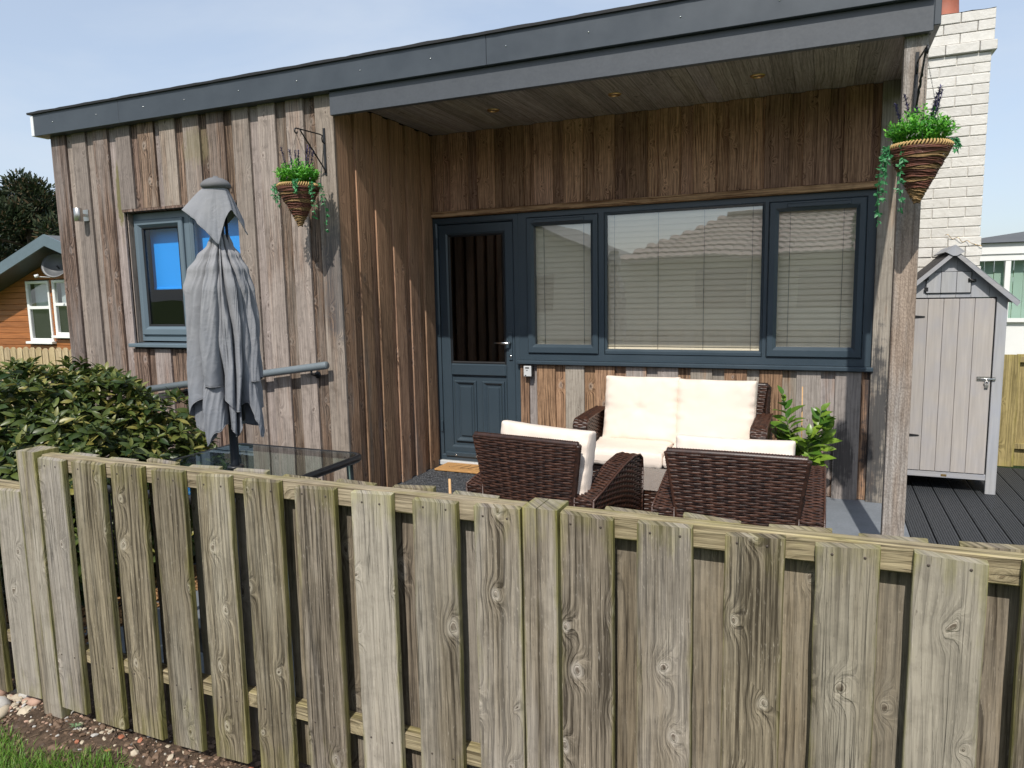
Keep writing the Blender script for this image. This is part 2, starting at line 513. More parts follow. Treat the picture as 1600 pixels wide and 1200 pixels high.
m_fence = wood('fence_board', FD, FLt, (.085, .06, .04), 'z', ringf=110, grey=FG, greymix=(.36, .6, .5), algae=.75, halo=.75, knots=.58, kbase=.62,
               tintvar=(.80, 1.1), bumpk=.9, contrast=1.2, kscale=(7.5, 5.2))
m_fenceback = wood('fence_back_board', (.055, .044, .032), (.315, .260, .190), (.075, .055, .04), 'z', ringf=110, grey=(.37, .33, .275), greymix=(.32, .56, .4), algae=.6, halo=.6, knots=.5, tintvar=(.8, 1.0), bumpk=.6)
m_fencepost = wood('fence_post', FD, FLt, (.12, .07, .04), 'z', ringf=80, grey=FG, greymix=(.35, .6, .1), algae=.9, halo=.6, knots=.35, tintvar=(1, 1.02), bumpk=.8)
m_rail = wood('fence_rail', (.10, .078, .046), (.40, .335, .225), (.10, .07, .04), 'x', ringf=70, algae=.85, halo=.4, knots=.4, tintvar=(1, 1.05), bumpk=.7)
m_newfence = wood('pale_fence_board', (.24, .175, .095), (.60, .48, .30), (.2, .12, .06), 'z', algae=0, knots=.4, tintvar=(.9, 1.1))
m_yfence = wood('treated_board', (.15, .12, .05), (.40, .32, .15), (.1, .06, .03), 'z', algae=.8, knots=.5, tintvar=(.9, 1.05))

m_dark = simple('dark_room', (.015, .015, .017), .9)
m_core = simple('wall_membrane', (.03, .026, .022), .9)
m_fascia = simple('anthracite_metal', (.046, .056, .068), .42, 0, .22, 5, .05, 500)
m_fascia2 = simple('anthracite_metal_low', (.066, .072, .082), .45, 0, .12, 60, .08, 400)
m_edge = simple('roof_membrane', (.018, .018, .02), .6, 0, .2, 20, .4, 60)
m_cap = simple('white_flashing', (.72, .74, .74), .4)
m_upvc = simple('slate_upvc', (.040, .059, .076), .32, 0, .06, 3, .0, 700)
m_upvc2 = simple('grey_upvc', (.115, .155, .185), .34, 0, .06, 3, .0, 700)
m_gasket = simple('gasket', (.008, .009, .011), .5)
m_blind = simple('blind_slat', (.88, .77, .58), .5, 0, .04, 3)
m_cord = simple('blind_cord', (.10, .09, .08), .8)
m_blue = simple('blue_blind', (.0, .275, .80), .6, 0, .05, 3)
m_chrome = simple('chrome', (.78, .78, .76), .15, 1.0, .05)
m_steel = simple('brushed_steel', (.55, .53, .50), .35, 1.0, .08)
m_brass = simple('brass', (.62, .42, .18), .35, 1.0, .1)
m_lampface = simple('lamp_glass', (.05, .045, .04), .2)
m_blackmetal = simple('black_iron', (.012, .012, .013), .4, 0, .2)
m_polemetal = simple('parasol_pole', (.018, .022, .028), .35, 0, .1)
m_rail2 = simple('handrail_grey', (.14, .165, .18), .45, 0, .08)
m_glass = glass('window_glass', (.99, .995, .99), 1.9, 0, .20)
m_sideglass = glass('side_window_glass', (.97, .98, .98), 1.5, 0, .06)
m_doorglass = glass('door_glass', (.45, .48, .50), 1.5, .0, .09)
m_tableglass = glass('tinted_table_glass', (.62, .74, .72), 1.75, .0, .10)
m_cushion = simple('cream_fabric', (.74, .635, .545), .85, 0, .03, 8, .25, 900)
m_cushside = simple('grey_underfabric', (.42, .40, .39), .85, 0, .05, 8, .25, 900)
m_bark = simple('bark', (.10, .07, .05), .9, 0, .3, 12, .8, 30)
m_white = simple('white_paint', (.80, .80, .78), .4, 0, .03, 5)
m_mint = simple('mint_blind', (.42, .60, .50), .6, 0, .06, 4)
m_plastic = simple('black_plastic', (.015, .015, .016), .4)
m_keyface = simple('grey_metal_paint', (.55, .56, .56), .4, 0, .05)

def cloth_mat():
    t = NT('grey_parasol_cloth')
    tc = t.n('ShaderNodeTexCoord').outputs['Object']
    g = t.n('ShaderNodeNewGeometry')
    sn = t.n('ShaderNodeSeparateXYZ'); t.l(tc, sn.inputs[0])
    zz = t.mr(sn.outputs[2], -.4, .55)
    col = t.mix(zz, (.215, .232, .262), (.325, .318, .325))  # sky fill painted into the cloth: bluer and darker below, warmer above
    col = t.mix(t.mr(t.noise(tc, 9, 5, .6), .4, .7, 0, .35), col, (.36, .355, .36))
    col = t.mix(t.mr(t.noise(tc, 420, 2, .6), .3, .7, 0, .18), col, (.18, .185, .20))
    h = t.math('ADD', t.noise(tc, 700, 2, .5), t.math('MULTIPLY', t.noise(tc, 16, 5, .6, 1.2), 11.0))
    nrm = t.bump(h, .26, .0024)
    t.fin(col, .85, nrm, 0, .2)
    tl = t.n('ShaderNodeBsdfTranslucent'); t.l(col, tl.inputs[0])
    mx = t.n('ShaderNodeMixShader'); mx.inputs[0].default_value = .12
    t.l(t.b.outputs[0], mx.inputs[1]); t.l(tl.outputs[0], mx.inputs[2]); t.l(mx.outputs[0], t.out.inputs[0])
    return t.mat
m_cloth = cloth_mat()

def wicker_mat():
    t = NT('brown_wicker')
    tc = t.n('ShaderNodeTexCoord').outputs['Object']
    g = t.n('ShaderNodeNewGeometry')
    r = g.outputs['Random Per Island']
    n1 = t.noise(tc, 55, 3, .7)
    f = t.math('ADD', t.math('MULTIPLY', r, .38), t.math('MULTIPLY', n1, .85))
    col = t.mix(t.mr(f, .3, .95), (.012, .0075, .0065), (.088, .037, .022))
    nrm = t.bump(t.noise(tc, 600, 2, .5), .2, .001)
    return t.fin(col, .38, nrm, 0, .5)
m_wicker = wicker_mat()

def ground_mat(name, c1, c2, c3, scale=30, bump=.8, dist=.012, rough=.95):
    t = NT(name)
    tc = t.n('ShaderNodeTexCoord').outputs['Object']
    n1 = t.noise(tc, scale, 6, .65)
    n2 = t.noise(tc, scale * .12, 3, .5)
    col = t.mix(t.mr(n1, .35, .65), c1, c2)
    col = t.mix(t.mr(n2, .4, .65, 0, .7), col, c3)
    nrm = t.bump(t.math('ADD', n1, t.noise(tc, scale * 5, 3, .6)), bump, dist)
    return t.fin(col, rough, nrm, 0, .2)
m_soil = ground_mat('soil', (.040, .027, .018), (.135, .092, .062), (.10, .070, .048), 45)
m_field = ground_mat('field_grass', (.05, .085, .018), (.10, .15, .035), (.12, .15, .05), 9)
m_bedsoil = ground_mat('bed_soil', (.02, .014, .010), (.07, .045, .028), (.04, .028, .02), 60)
m_patio = ground_mat('patio_paint', (.16, .175, .195), (.20, .215, .235), (.15, .165, .18), 60, .25, .002, .7)
m_grass = leafmat('grass_blade', (.08, .20, .022), (.24, .42, .06), .5, .35, (.30, .30, .10))
m_chip = leafmat('bark_chip', (.14, .07, .03), (.42, .24, .10), .9, .0)
m_shrub = leafmat('shrub_leaf', (.022, .050, .012), (.135, .170, .036), .38, .25, (.30, .27, .07))
m_shrubtip = leafmat('shrub_tip', (.13, .17, .035), (.24, .23, .07), .4, .25)
m_pine = leafmat('pine_needle', (.010, .024, .009), (.048, .062, .020), .7, .1, (.13, .085, .04))
m_pot_leaf = leafmat('laurel_leaf', (.045, .14, .018), (.27, .40, .05), .32, .3)
m_tiny = leafmat('plastic_foliage', (.04, .24, .02), (.20, .55, .05), .45, .25)
m_tiny2 = leafmat('vine_leaf', (.03, .19, .065), (.10, .36, .14), .45, .25)
m_lav = leafmat('lavender_flower', (.05, .045, .12), (.13, .11, .24), .7, .1)
m_flower = leafmat('white_flower', (.75, .75, .72), (.85, .85, .8), .6, .2)
m_stem = simple('green_stem', (.08, .12, .03), .6)
m_straw = simple('straw_rope', (.46, .30, .12), .8, 0, .3, 70, .6, 300)
m_twig = simple('red_brown_twig', (.14, .05, .03), .6, 0, .45, 60, .5, 200)
m_twig2 = simple('dark_straw', (.25, .155, .065), .8, 0, .4, 90, .6, 300)
m_cane = simple('bamboo_cane', (.55, .33, .15), .6, 0, .15, 30)
m_coir = simple('coir', (.46, .25, .09), .95, 0, .2, 90, .9, 500)
m_ink = simple('dark_print', (.09, .05, .025), .95)
m_rubber = simple('black_rubber', (.046, .049, .055), .6, 0, .2, 30, .5, 120)

def brick_mat():
    t = NT('white_painted_brick')
    tc = t.n('ShaderNodeTexCoord').outputs['Object']
    oi = t.n('ShaderNodeObjectInfo').outputs['Random']
    tc2 = t.n('ShaderNodeVectorMath', operation='ADD'); t.l(tc, tc2.inputs[0])
    t.l(t.comb(t.math('MULTIPLY', oi, 40), t.math('MULTIPLY', oi, 17), 0), tc2.inputs[1])
    p = tc2.outputs[0]
    base = t.mr(oi, 0, 1, .60, .70)
    col = t.mix(t.mr(t.noise(p, 18, 5, .6), .4, .75, 0, .5), t.comb(base, t.math('MULTIPLY', base, .965), t.math('MULTIPLY', base, .90)), (.50, .47, .42))
    col = t.mix(t.mr(t.noise(p, 60, 3, .6), .66, .72, 0, .5), col, (.34, .30, .26))
    h = t.math('ADD', t.noise(p, 28, 5, .65), t.math('MULTIPLY', t.noise(p, 160, 3, .6), .3))
    return t.fin(col, .75, t.bump(h, .7, .008), 0, .3)
m_brick = brick_mat()
m_mortar = simple('painted_mortar', (.56, .53, .48), .9, 0, .15, 40, .8, 80)
m_terra = simple('terracotta', (.27, .085, .05), .7, 0, .2, 20, .3, 60)

def shed_mat(name, base, axis='z'):
    t = NT(name)
    tc = t.n('ShaderNodeTexCoord').outputs['Object']
    oi = t.n('ShaderNodeObjectInfo').outputs['Random']
    s = t.n('ShaderNodeSeparateXYZ'); t.l(tc, s.inputs[0])
    u = t.math('ADD', s.outputs[0], t.math('MULTIPLY', oi, 20)); v = s.outputs[2]
    if axis == 'x': u, v = t.math('ADD', s.outputs[2], t.math('MULTIPLY', oi, 20)), s.outputs[0]
    g = t.noise(t.comb(t.math('MULTIPLY', u, 60), t.math('MULTIPLY', v, 3.0), 0), 1, 4, .6)
    wsh = t.noise(t.comb(t.math('MULTIPLY', u, 7), t.math('MULTIPLY', v, 4.0), 4), 1, 3, .55)
    col = t.mix(t.mr(g, .3, .7), tuple(x * .86 for x in base), tuple(x * 1.1 for x in base))
    col = t.mix(t.mr(wsh, .42, .68, 0, .55), col, (base[0] * .86, base[1] * .92, base[2] * 1.06))
    b = t.mr(oi, 0, 1, .93, 1.06)
    col = t.mix(1.0, col, t.comb(b, b, b), 'MULTIPLY')
    return t.fin(col, .62, t.bump(g, .25, .002), 0, .3)
m_shed = shed_mat('shed_grey_wash', (.36, .358, .36))
m_shedx = shed_mat('shed_grey_rail', (.335, .33, .335), 'x')
m_sheddoor = shed_mat('shed_door_wash', (.40, .365, .335))
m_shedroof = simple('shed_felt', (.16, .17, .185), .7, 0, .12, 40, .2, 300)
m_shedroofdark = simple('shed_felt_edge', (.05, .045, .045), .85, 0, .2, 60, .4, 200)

def deck_mat():
    t = NT('charcoal_deck')
    tc = t.n('ShaderNodeTexCoord').outputs['Object']
    n = t.noise(tc, 60, 5, .65)
    col = t.mix(t.mr(n, .35, .7), (.030, .033, .037), (.060, .064, .070))
    col = t.mix(t.mr(t.noise(tc, 380, 2, .5), .72, .76, 0, .6), col, (.3, .3, .29))
    return t.fin(col, .6, t.bump(n, .2, .002), 0, .35)
m_deck = deck_mat()
m_sleeper = wood('grey_sleeper', (.07, .07, .075), (.25, .255, .27), (.05, .05, .05), 'x', ringf=60, knots=.2, tintvar=(.85, 1.1))
def logmat():
    t = NT('orange_log_cladding')
    tc = t.n('ShaderNodeTexCoord').outputs['Object']
    oi = t.n('ShaderNodeObjectInfo').outputs['Random']
    s = t.n('ShaderNodeSeparateXYZ'); t.l(tc, s.inputs[0])
    g = t.noise(t.comb(t.math('MULTIPLY', s.outputs[0], 2), t.math('ADD', t.math('MULTIPLY', s.outputs[2], 40), t.math('MULTIPLY', oi, 50)), 0), 1, 4, .6)
    col = t.mix(t.mr(g, .3, .7), (.22, .075, .022), (.42, .155, .048))
    b = t.mr(oi, 0, 1, .85, 1.1)
    col = t.mix(1.0, col, t.comb(b, b, b), 'MULTIPLY')
    return t.fin(col, .5)
m_log = logmat()
m_slateblue = simple('slate_blue_verge', (.11, .15, .175), .5)
m_tile = simple('pinkish_roof_tile', (.42, .30, .25), .8, 0, .2, 12, .3, 60)
m_render = simple('beige_render', (.45, .42, .35), .9, 0, .1, 10)
m_rooffelt = simple('grey_roof', (.10, .105, .11), .8, 0, .15, 8)

# ================================================================== GROUND
def sheet(name, x0, x1, y0, y1, z, mat, nx=1, ny=1, amp=0.0, kind='structure', fr=6.0):
    V, F = [], []
    for j in range(ny + 1):
        for i in range(nx + 1):
            x = x0 + (x1 - x0) * i / nx; y = y0 + (y1 - y0) * j / ny
            V.append((x, y, z + (amp * mnoise.fractal(Vector((x * fr, y * fr, 0)), 1.0, 2.0, 4) if amp else 0)))
    for j in range(ny):
        for i in range(nx):
            a = j * (nx + 1) + i
            F.append((a, a + 1, a + nx + 2, a + nx + 1))
    mb = MB(); mb.add(V, F, 0, amp > 0)
    return mb.build(name, mat, None, kind)
sheet('ground', -900, 900, -900, 900, -0.16, m_field)
def soil_z(x, y):
    f = min(1, max(0, (y - 1.36) / .20)); f = f * f * (3 - 2 * f)
    return -.088 + .066 * f
V, F = [], []
for j in range(51):
    for i in range(521):
        x = -9 + 13 * i / 520; y = 1.05 + .87 * j / 50
        V.append((x, y, soil_z(x, y) + .007 * mnoise.fractal(Vector((x * 14, y * 14, 0)), 1.0, 2.0, 4)))
for j in range(50):
    for i in range(520):
        a = j * 521 + i
        F.append((a, a + 1, a + 522, a + 521))
mb = MB(); mb.add(V, F, 0, True); mb.build('soil_strip', m_soil, None, 'structure')
sheet('lawn', -9, 4, -6, 1.30, -0.10, m_field, 60, 30, .01)
sheet('planting_bed', -7, -2.95, 1.90, 4.4, -0.085, m_bedsoil, 90, 60, .02)
# patio slab
pb = MB(); pb.box((-3.30, 1.92, -.155), (.532, 5.70, FL)); struct(pb.build('patio', m_patio))

# ================================================================== HOUSE
house = empty('beach_chalet', (-2.75, 4.4, FL), 'single storey timber clad chalet with dark flat roof edge and a recessed porch', 'house')
Yo, Yi = 4.180, 4.202          # outer and inner board faces of the front
# inner structure (membrane behind the boards)
HX0, HX1, HZ0, HZ1 = -5.18, -3.976, 1.090, 2.172
wb = MB()
for lo, hi in [((-5.93, 4.226, FL - .1), (HX0 - .03, 4.40, 2.85)), ((HX1 + .03, 4.226, FL - .1), (-3.16, 4.40, 2.85)),
               ((HX0 - .03, 4.226, FL - .1), (HX1 + .03, 4.40, HZ0 - .02)), ((HX0 - .03, 4.226, HZ1 + .02), (HX1 + .03, 4.40, 2.85)),
               ((-3.26, 4.40, FL - .1), (-3.16, 5.80, 2.85)),
               ((-5.93, 4.40, FL - .1), (-5.83, 9.5, 2.85)), ((-5.83, 9.4, FL - .1), (.40, 9.5, 2.85)),
               ((.34, 5.80, FL - .1), (.44, 9.4, 2.85)),
               ((-3.16, 5.66, 2.13), (.44, 5.80, 2.83)), ((-2.32, 5.585, FL - .1), (.44, 5.80, .872)), ((.335, 5.585, .872), (.44, 5.80, 2.13)),
               ((-3.26, 5.66, FL - .1), (-3.15, 5.80, 2.83))]:
    wb.box(lo, hi)
wb.build('wall', m_core, house)

def vboards(spec, y_o, thick, mat, z0, z1, jit=.004, axis='x', xo=None):
    for a, b in spec:
        dz0 = random.uniform(-jit, jit)
        box('board', (a, y_o, z0 + dz0), (b, y_o + thick, z1), mat, house, .0015, (0, random.uniform(-.0007, .0007), random.uniform(-.006, .006)))
fo = [(-5.940, -5.770), (-5.690, -5.530), (-5.440, -5.275), (-5.186, -5.023), (-4.938, -4.769), (-4.703, -4.546), (-4.462, -4.302), (-4.225, -4.060),
      (-3.980, -3.826), (-3.737, -3.585), (-3.487, -3.341), (-3.238, -3.088)]
FT = 2.838
for k, (a, b) in enumerate(fo):
    if a > HX0 - .05 and b < HX1 + .05 and not (k == 3):
        vboards([(a, b)], Yo, .021, m_facade, HZ1 + .012, FT, .001)
        vboards([(a, b)], Yo, .021, m_facade, -.03, HZ0 - .016)
    elif k == 3:
        vboards([(HX0 - .002, b)], Yo, .021, m_facade, HZ1 + .012, FT, .001)
        vboards([(HX0 - .002, b)], Yo, .021, m_facade, -.03, HZ0 - .016)
    else:
        vboards([(a, b)], Yo, .021, m_facade, -.03, FT)
for k in range(len(fo) - 1):
    a, b = fo[k][1] - .022, fo[k + 1][0] + .022
    if k == 2: b = HX0 - .004
    if a > HX0 - .02 and b < HX1 + .03:
        vboards([(a, min(b, HX1 - .004))], Yi, .02, m_facade, HZ1 + .012, FT, .001)
        vboards([(a, min(b, HX1 - .004))], Yi, .02, m_facade, -.03, HZ0 - .016)
    else:
        vboards([(a, b)], Yi, .02, m_facade, -.03, FT)
# side wall of the porch (faces +x)
sXo, sXi = -3.090, -3.112
so = [(4.185, 4.330), (4.425, 4.565), (4.655, 4.795), (4.885, 5.025), (5.115, 5.255), (5.345, 5.485)]
for a, b in so:
    box('board', (sXo - .021 if a > 4.2 else -3.1225, a + (.018 if a < 4.2 else 0), FL + random.uniform(.0, .006)), (sXo, b, 2.80), m_side, house, .0015, (0, 0, random.uniform(-.01, .01)))
for k in range(len(so)):
    a = so[k][1] - .02; b = so[k + 1][0] + .02 if k + 1 < len(so) else 5.545
    box('board', (sXi - .02, a, FL + .004), (sXi, b, 2.80), m_side, house, .0015)
# back wall of the porch
bYo, bYi = 5.535, 5.557
bo = [(-3.068, -3.000), (-2.923, -2.762), (-2.672, -2.512), (-2.415, -2.255), (-2.164, -2.003), (-1.914, -1.754), (-1.660, -1.501), (-1.410, -1.248),
      (-1.160, -1.002), (-.908, -.748), (-.658, -.498), (-.411, -.250), (-.155, .005), (.100, .266)]
for a, b in bo:
    vboards([(a, b)], bYo, .021, m_back, 2.166, 2.798, .002)
    if a > -2.3: vboards([(a, b)], bYo, .021, m_low, -.045, .868, .008)
vboards([(-2.312, -2.236)], bYo, .021, m_low, -.045, .868, .004)
allb = [(-2.31, -2.236)] + [q for q in bo if q[0] > -2.3]
for k in range(len(bo) - 1):
    vboards([(bo[k][1] - .02, bo[k + 1][0] + .02)], bYi, .02, m_back, 2.166, 2.798, .001)
for k in range(len(allb) - 1):
    vboards([(allb[k][1] - .02, allb[k + 1][0] + .02)], bYi, .02, m_low, -.045, .868, .004)
vboards([(.246, .340)], bYi, .02, m_back, 2.166, 2.798, .001)
vboards([(.246, .330)], bYi, .02, m_low, -.045, .868, .004)
vboards([(.322, .447)], bYo - .02, .04, m_low, -.05, 2.798, .001)
box('board', (-3.1115, 5.5445, 2.166), (-3.046, 5.556, 2.798), m_back, house, .001)
# drip board above the window band
box('drip_board', (-3.109, 5.490, 2.116), (.320, 5.575, 2.160), m_trimwood, house, .003)
# porch post
box('post', (.331, 4.188, FL), (.436, 4.285, 2.80), m_post, house, .003)
# soffit of tongue and groove boards
x = -3.085; k = 0
while x < .45:
    w = .1185
    box('soffit_board', (x, 4.205, 2.800), (min(x + w, .452), 5.60, 2.818), m_soffit, house, .0022)
    x += w + .0012
    k += 1
# roof
rb = MB()
rb.box((-6.0, 4.235, 2.86), (.44, 9.6, 2.975)); rb.build('roof', m_edge, house)
box('fascia_board', (-6.018, 4.105, 2.824), (-5.0305, 4.235, 2.999), m_fascia, house, .003)
box('fascia_board', (-5.0295, 4.105, 2.824), (-1.90, 4.235, 2.999), m_fascia, house, .003)
box('fascia_board', (-1.899, 4.105, 2.824), (.447, 4.235, 2.999), m_fascia, house, .003)
box('fascia_board', (.4475, 4.150, 2.70), (.478, 9.6, 2.999), m_fascia, house, .003)
box('porch_fascia', (-3.082, 4.140, 2.672), (.447, 4.180, 2.8235), m_fascia2, house, .003)
box('corner_flashing', (-6.052, 4.100, 2.826), (-6.0185, 4.240, 2.985), m_cap, house, .002)
em = MB()   # membrane lapping over the fascia edge, slightly uneven
V, F = [], []
N = 130
for i in range(N + 1):
    xx = -6.07 + (.485 + 6.07) * i / N
    dz = .004 * mnoise.noise(Vector((xx * 5, 0, 0))) + .003 * mnoise.noise(Vector((xx * 23, 3, 0)))
    dy = .003 * mnoise.noise(Vector((xx * 9, 7, 0)))
    for (yy, zz) in ((4.088 + dy, 2.996), (4.086 + dy, 3.012 + dz), (4.105, 3.018 + dz), (4.30, 3.020 + dz), (4.30, 3.0)):
        V.append((xx, yy, zz))
for i in range(N):
    for j in range(5):
        a = i * 5 + j; b_ = i * 5 + (j + 1) % 5
        F.append((a, b_, b_ + 5, a + 5))
F += [(4, 3, 2, 1, 0), tuple(N * 5 + q for q in range(5))]
em.add(V, F, 0, False); em.build('roof_edge_trim', m_edge, house)
for k, xx in enumerate([-5.786, -5.275, -4.763, -4.342, -3.826, -3.314, -2.801, -2.28, -1.77, -1.26, -.748, -.25, .26]):
    s = MB(); s.lathe([(.0001, -.003), (.0038, -.002), (.0046, .0), (.0046, .002)], (0, 0, 0), 10)
    s.v = [(p[0] + xx, 4.103 + p[2] * .8, 2.915 + p[1]) for p in s.v]
    s.build('screw', m_chrome, house)

# downlights
for k, xx in enumerate((-2.267, -1.353, -.423)):
    s = MB()
    s.lathe([(.046, 0), (.046, -.004), (.040, -.009), (.029, -.008), (.026, -.001)], (xx, 5.0, 2.800), 28)
    dl = s.build('downlight', m_brass, None)
    tag(dl, ['small brass downlight in the porch ceiling over the front door', 'middle brass downlight in the porch ceiling',
             'brass downlight in the porch ceiling nearest the corner post'][k], 'downlight', 'downlights in the porch ceiling')
    s = MB(); s.lathe([(.0001, -.003), (.022, -.003), (.026, -.001)], (xx, 5.0, 2.800), 20)
    s.build('lamp', m_lampface, dl)

# ---------------------------------------------------------------- frames
def frame(name, x0, x1, z0, z1, w, y0, y1, mat, parent, bev=.006, wb=None, wt=None):
    """mitred rectangular frame, bevelled towards the opening; outer face at y0"""
    wb = wb or w; wt = wt or w
    mb = MB()
    O = [(x0, z0), (x1, z0), (x1, z1), (x0, z1)]
    I = [(x0 + w, z0 + wb), (x1 - w, z0 + wb), (x1 - w, z1 - wt), (x0 + w, z1 - wt)]
    def off(P, d):
        s = ((1, 1), (-1, 1), (-1, -1), (1, -1))
        return [(P[i][0] + s[i][0] * d, P[i][1] + s[i][1] * d) for i in range(4)]
    rings = [(O, y1), (O, y0 + bev * .5), (off(O, bev * .5), y0), (off(I, -bev * 1.6), y0), (I, y0 + bev * 1.4), (I, y1)]
    V = []
    for P, y in rings: V += [(p[0], y, p[1]) for p in P]
    F = []
    for r_ in range(5):
        for i in range(4):
            j = (i + 1) % 4
            F.append((r_ * 4 + i, r_ * 4 + j, (r_ + 1) * 4 + j, (r_ + 1) * 4 + i))
    for i in range(4):
        j = (i + 1) % 4
        F.append((20 + i, 20 + j, j, i))
    mb.add(V, F)
    return mb.build(name, mat, parent)

def pane(x0, x1, z0, z1, y, parent, mat):
    g = MB(); g.box((x0, y, z0), (x1, y + .004, z1)); g_ = g.build('pane', mat, parent)
    return g_

# front door
door = empty('door', (0, 0, 0), None, None); door.parent = house
door.location = Vector((-2.73, 5.55, 0)) - wloc(house)
YF = 5.560
frame('door_frame', -3.128, -2.318, -.002, 2.112, .054, YF - .012, YF + .07, m_upvc, door, .008)
frame('leaf_frame', -3.068, -2.368, .030, 2.052, .088, YF - .004, YF + .05, m_upvc, door, .010, wb=.105)
box('mid_rail', (-2.981, YF - .002, .758), (-2.455, YF + .048, .862), m_upvc, door, .010)
db = MB(); db.box((-2.99, YF + .022, .12), (-2.45, YF + .04, .77)); db.build('panel', m_upvc, door)
for (xa, xb) in ((-2.955, -2.745), (-2.685, -2.478)):
    frame('panel_moulding', xa, xb, .168, .712, .034, YF + .002, YF + .022, m_upvc, door, .012)
    box('raised_panel', (xa + .05, YF + .010, .218), (xb - .05, YF + .024, .662), m_upvc, door, .006)
frame('glazing_bead', -2.984, -2.452, .862, 1.968, .020, YF + .006, YF + .030, m_gasket, door, .006)
pane(-2.975, -2.460, .870, 1.960, YF + .016, door, m_doorglass)
box('weather_bar', (-3.045, YF - .030, .038), (-2.392, YF - .005, .075), m_upvc, door, .006)
for xx in (-2.94, -2.74, -2.54):
    s = MB(); s.lathe([(.0001, .002), (.007, .001), (.008, -.003)], (0, 0, 0), 10); s.v = [(p[0] + xx, YF - .032 - p[2] * .5, .052 + p[1]) for p in s.v]
    s.build('screw_cap', m_chrome, door)
box('threshold', (-3.128, YF - .045, -.045), (-2.33, YF + .07, -.004), m_keyface, door, .004)
hb = MB()
hb.box((-2.418, YF - .016, .905), (-2.386, YF - .004, 1.135))
hp = hb.build('handle_plate', m_upvc, door)
h2 = MB()
h2.tube([(-2.402, YF - .012, 1.048), (-2.402, YF - .050, 1.048), (-2.412, YF - .056, 1.048), (-2.47, YF - .055, 1.050), (-2.535, YF - .050, 1.049)], [.010, .010, .011, .010, .009], 10)
h2.build('handle', m_chrome, door)
h2 = MB(); h2.tube([(-2.402, YF - .02, .935), (-2.402, YF - .0165, .935)], [.009, .010], 12); h2.build('lock_cylinder', m_chrome, door)
for zz in (.25, 1.10, 1.85):
    box('hinge', (-3.092, YF - .020, zz), (-3.072, YF - .004, zz + .10), m_upvc, door, .004)

# window band
def window(x0, x1, z0, z1, y, mat, sashes, loc, trick=()):
    w = empty('window', (0, 0, 0), None, None); w.parent = house
    w.location = Vector(loc) - wloc(house)
    return w
win = window(0, 0, 0, 0, 0, None, None, (-1.0, 5.56, .9))
YW = 5.560
fm = MB()
fm.box((-2.3175, YW - .010, .908), (.331, YW + .07, .962))      # bottom
fm.box((-2.3175, YW - .010, 2.072), (.331, YW + .07, 2.114))    # head
for a, b in ((-2.3175, -2.244), (-1.634, -1.589), (-.398, -.372), (.262, .331)):
    fm.box((a, YW - .0095, .962), (b, YW + .0695, 2.072))
fm.build('frame', m_upvc, win)
frame('sash', -2.240, -1.638, .966, 2.068, .060, YW - .028, YW + .04, m_upvc, win, .014, wb=.072, wt=.068)
frame('sash', -.368, .258, .966, 2.068, .064, YW - .028, YW + .04, m_upvc, win, .014, wb=.072, wt=.068)
frame('fixed_frame', -1.587, -.400, .964, 2.070, .018, YW - .006, YW + .04, m_upvc, win, .010, wb=.042, wt=.018)
pane(-2.184, -1.694, 1.03, 2.006, YW + .012, win, m_glass)
pane(-1.572, -.414, 1.00, 2.056, YW + .018, win, m_glass)
pane(-.308, .198, 1.03, 2.006, YW + .012, win, m_glass)
for a, b in ((-2.169, -1.751), (-.252, .162)):
    box('trickle_vent', (a, YW - .040, 2.022), (b, YW - .0275, 2.050), m_upvc, win, .004)
box('sill', (-2.332, YW - .062, .874), (.336, YW + .05, .906), m_upvc, win, .006)
box('side_trim', (.334, YW - .02, .905), (.346, YW + .02, 2.112), m_keyface, win, .002)

# venetian blinds behind the glass
def blind(x0, x1, z0, z1, label):
    t = empty('venetian_blind', ((x0 + x1) / 2, 5.64, z0), label, 'blind', 'beige venetian blinds behind the porch windows')
    mb = MB()
    z = z0 + .022
    k = 0
    while z < z1 - .02:
        jit = random.uniform(-.0008, .0008)
        tilt = R(77) + random.uniform(-.025, .025)
        V = []
        for xx, sg in ((x0, -1), (x1, 1)):
            sag = random.uniform(-.0007, .0007)
            for q in (-1, -.33, .33, 1):
                hw = .0245 * q
                V.append((xx, 5.612 + hw * math.cos(tilt) - .0030 * (1 - q * q) * math.sin(tilt), z + jit + sag + hw * math.sin(tilt)))
        mb.add(V, [(0, 1, 5, 4), (1, 2, 6, 5), (2, 3, 7, 6)], 0, True)
        z += .0425; k += 1
    o = mb.build('slats', m_blind, t)
    o['kind'] = 'stuff'
    cb = MB()
    n = 2 if x1 - x0 < .8 else 4
    for i in range(n):
        cx = x0 + (x1 - x0) * ((.2 + .6 * i / (n - 1)) if n == 2 else (.08 + .84 * i / (n - 1)))
        cb.box((cx - .0014, 5.5985, z0), (cx + .0014, 5.6005, z1))
    cb.build('cord', m_cord, t)
    box('bottom_rail', (x0, 5.600, z0 - .016), (x1, 5.624, z0 + .002), m_blind, t, .003)
    box('head_rail', (x0, 5.592, z1), (x1, 5.640, z1 + .03), m_blind, t, .003)
blind(-2.222, -1.655, .945, 2.07, 'closed beige venetian blind in the narrow window beside the front door')
blind(-1.615, -.385, .945, 2.07, 'closed beige venetian blind in the wide middle window')
blind(-.345, .235, .945, 2.07, 'closed beige venetian blind in the narrow window near the corner post')
# dark room behind, floor and ceiling closed
dk = MB()
dk.box((-3.14, 6.6, -.1), (.34, 6.62, 2.85)); dk.box((-3.14, 5.80, -.12), (.34, 6.6, -.1)); dk.box((-3.14, 5.8, 2.1), (.34, 6.6, 2.12))
dk.build('room_lining', m_dark, house)

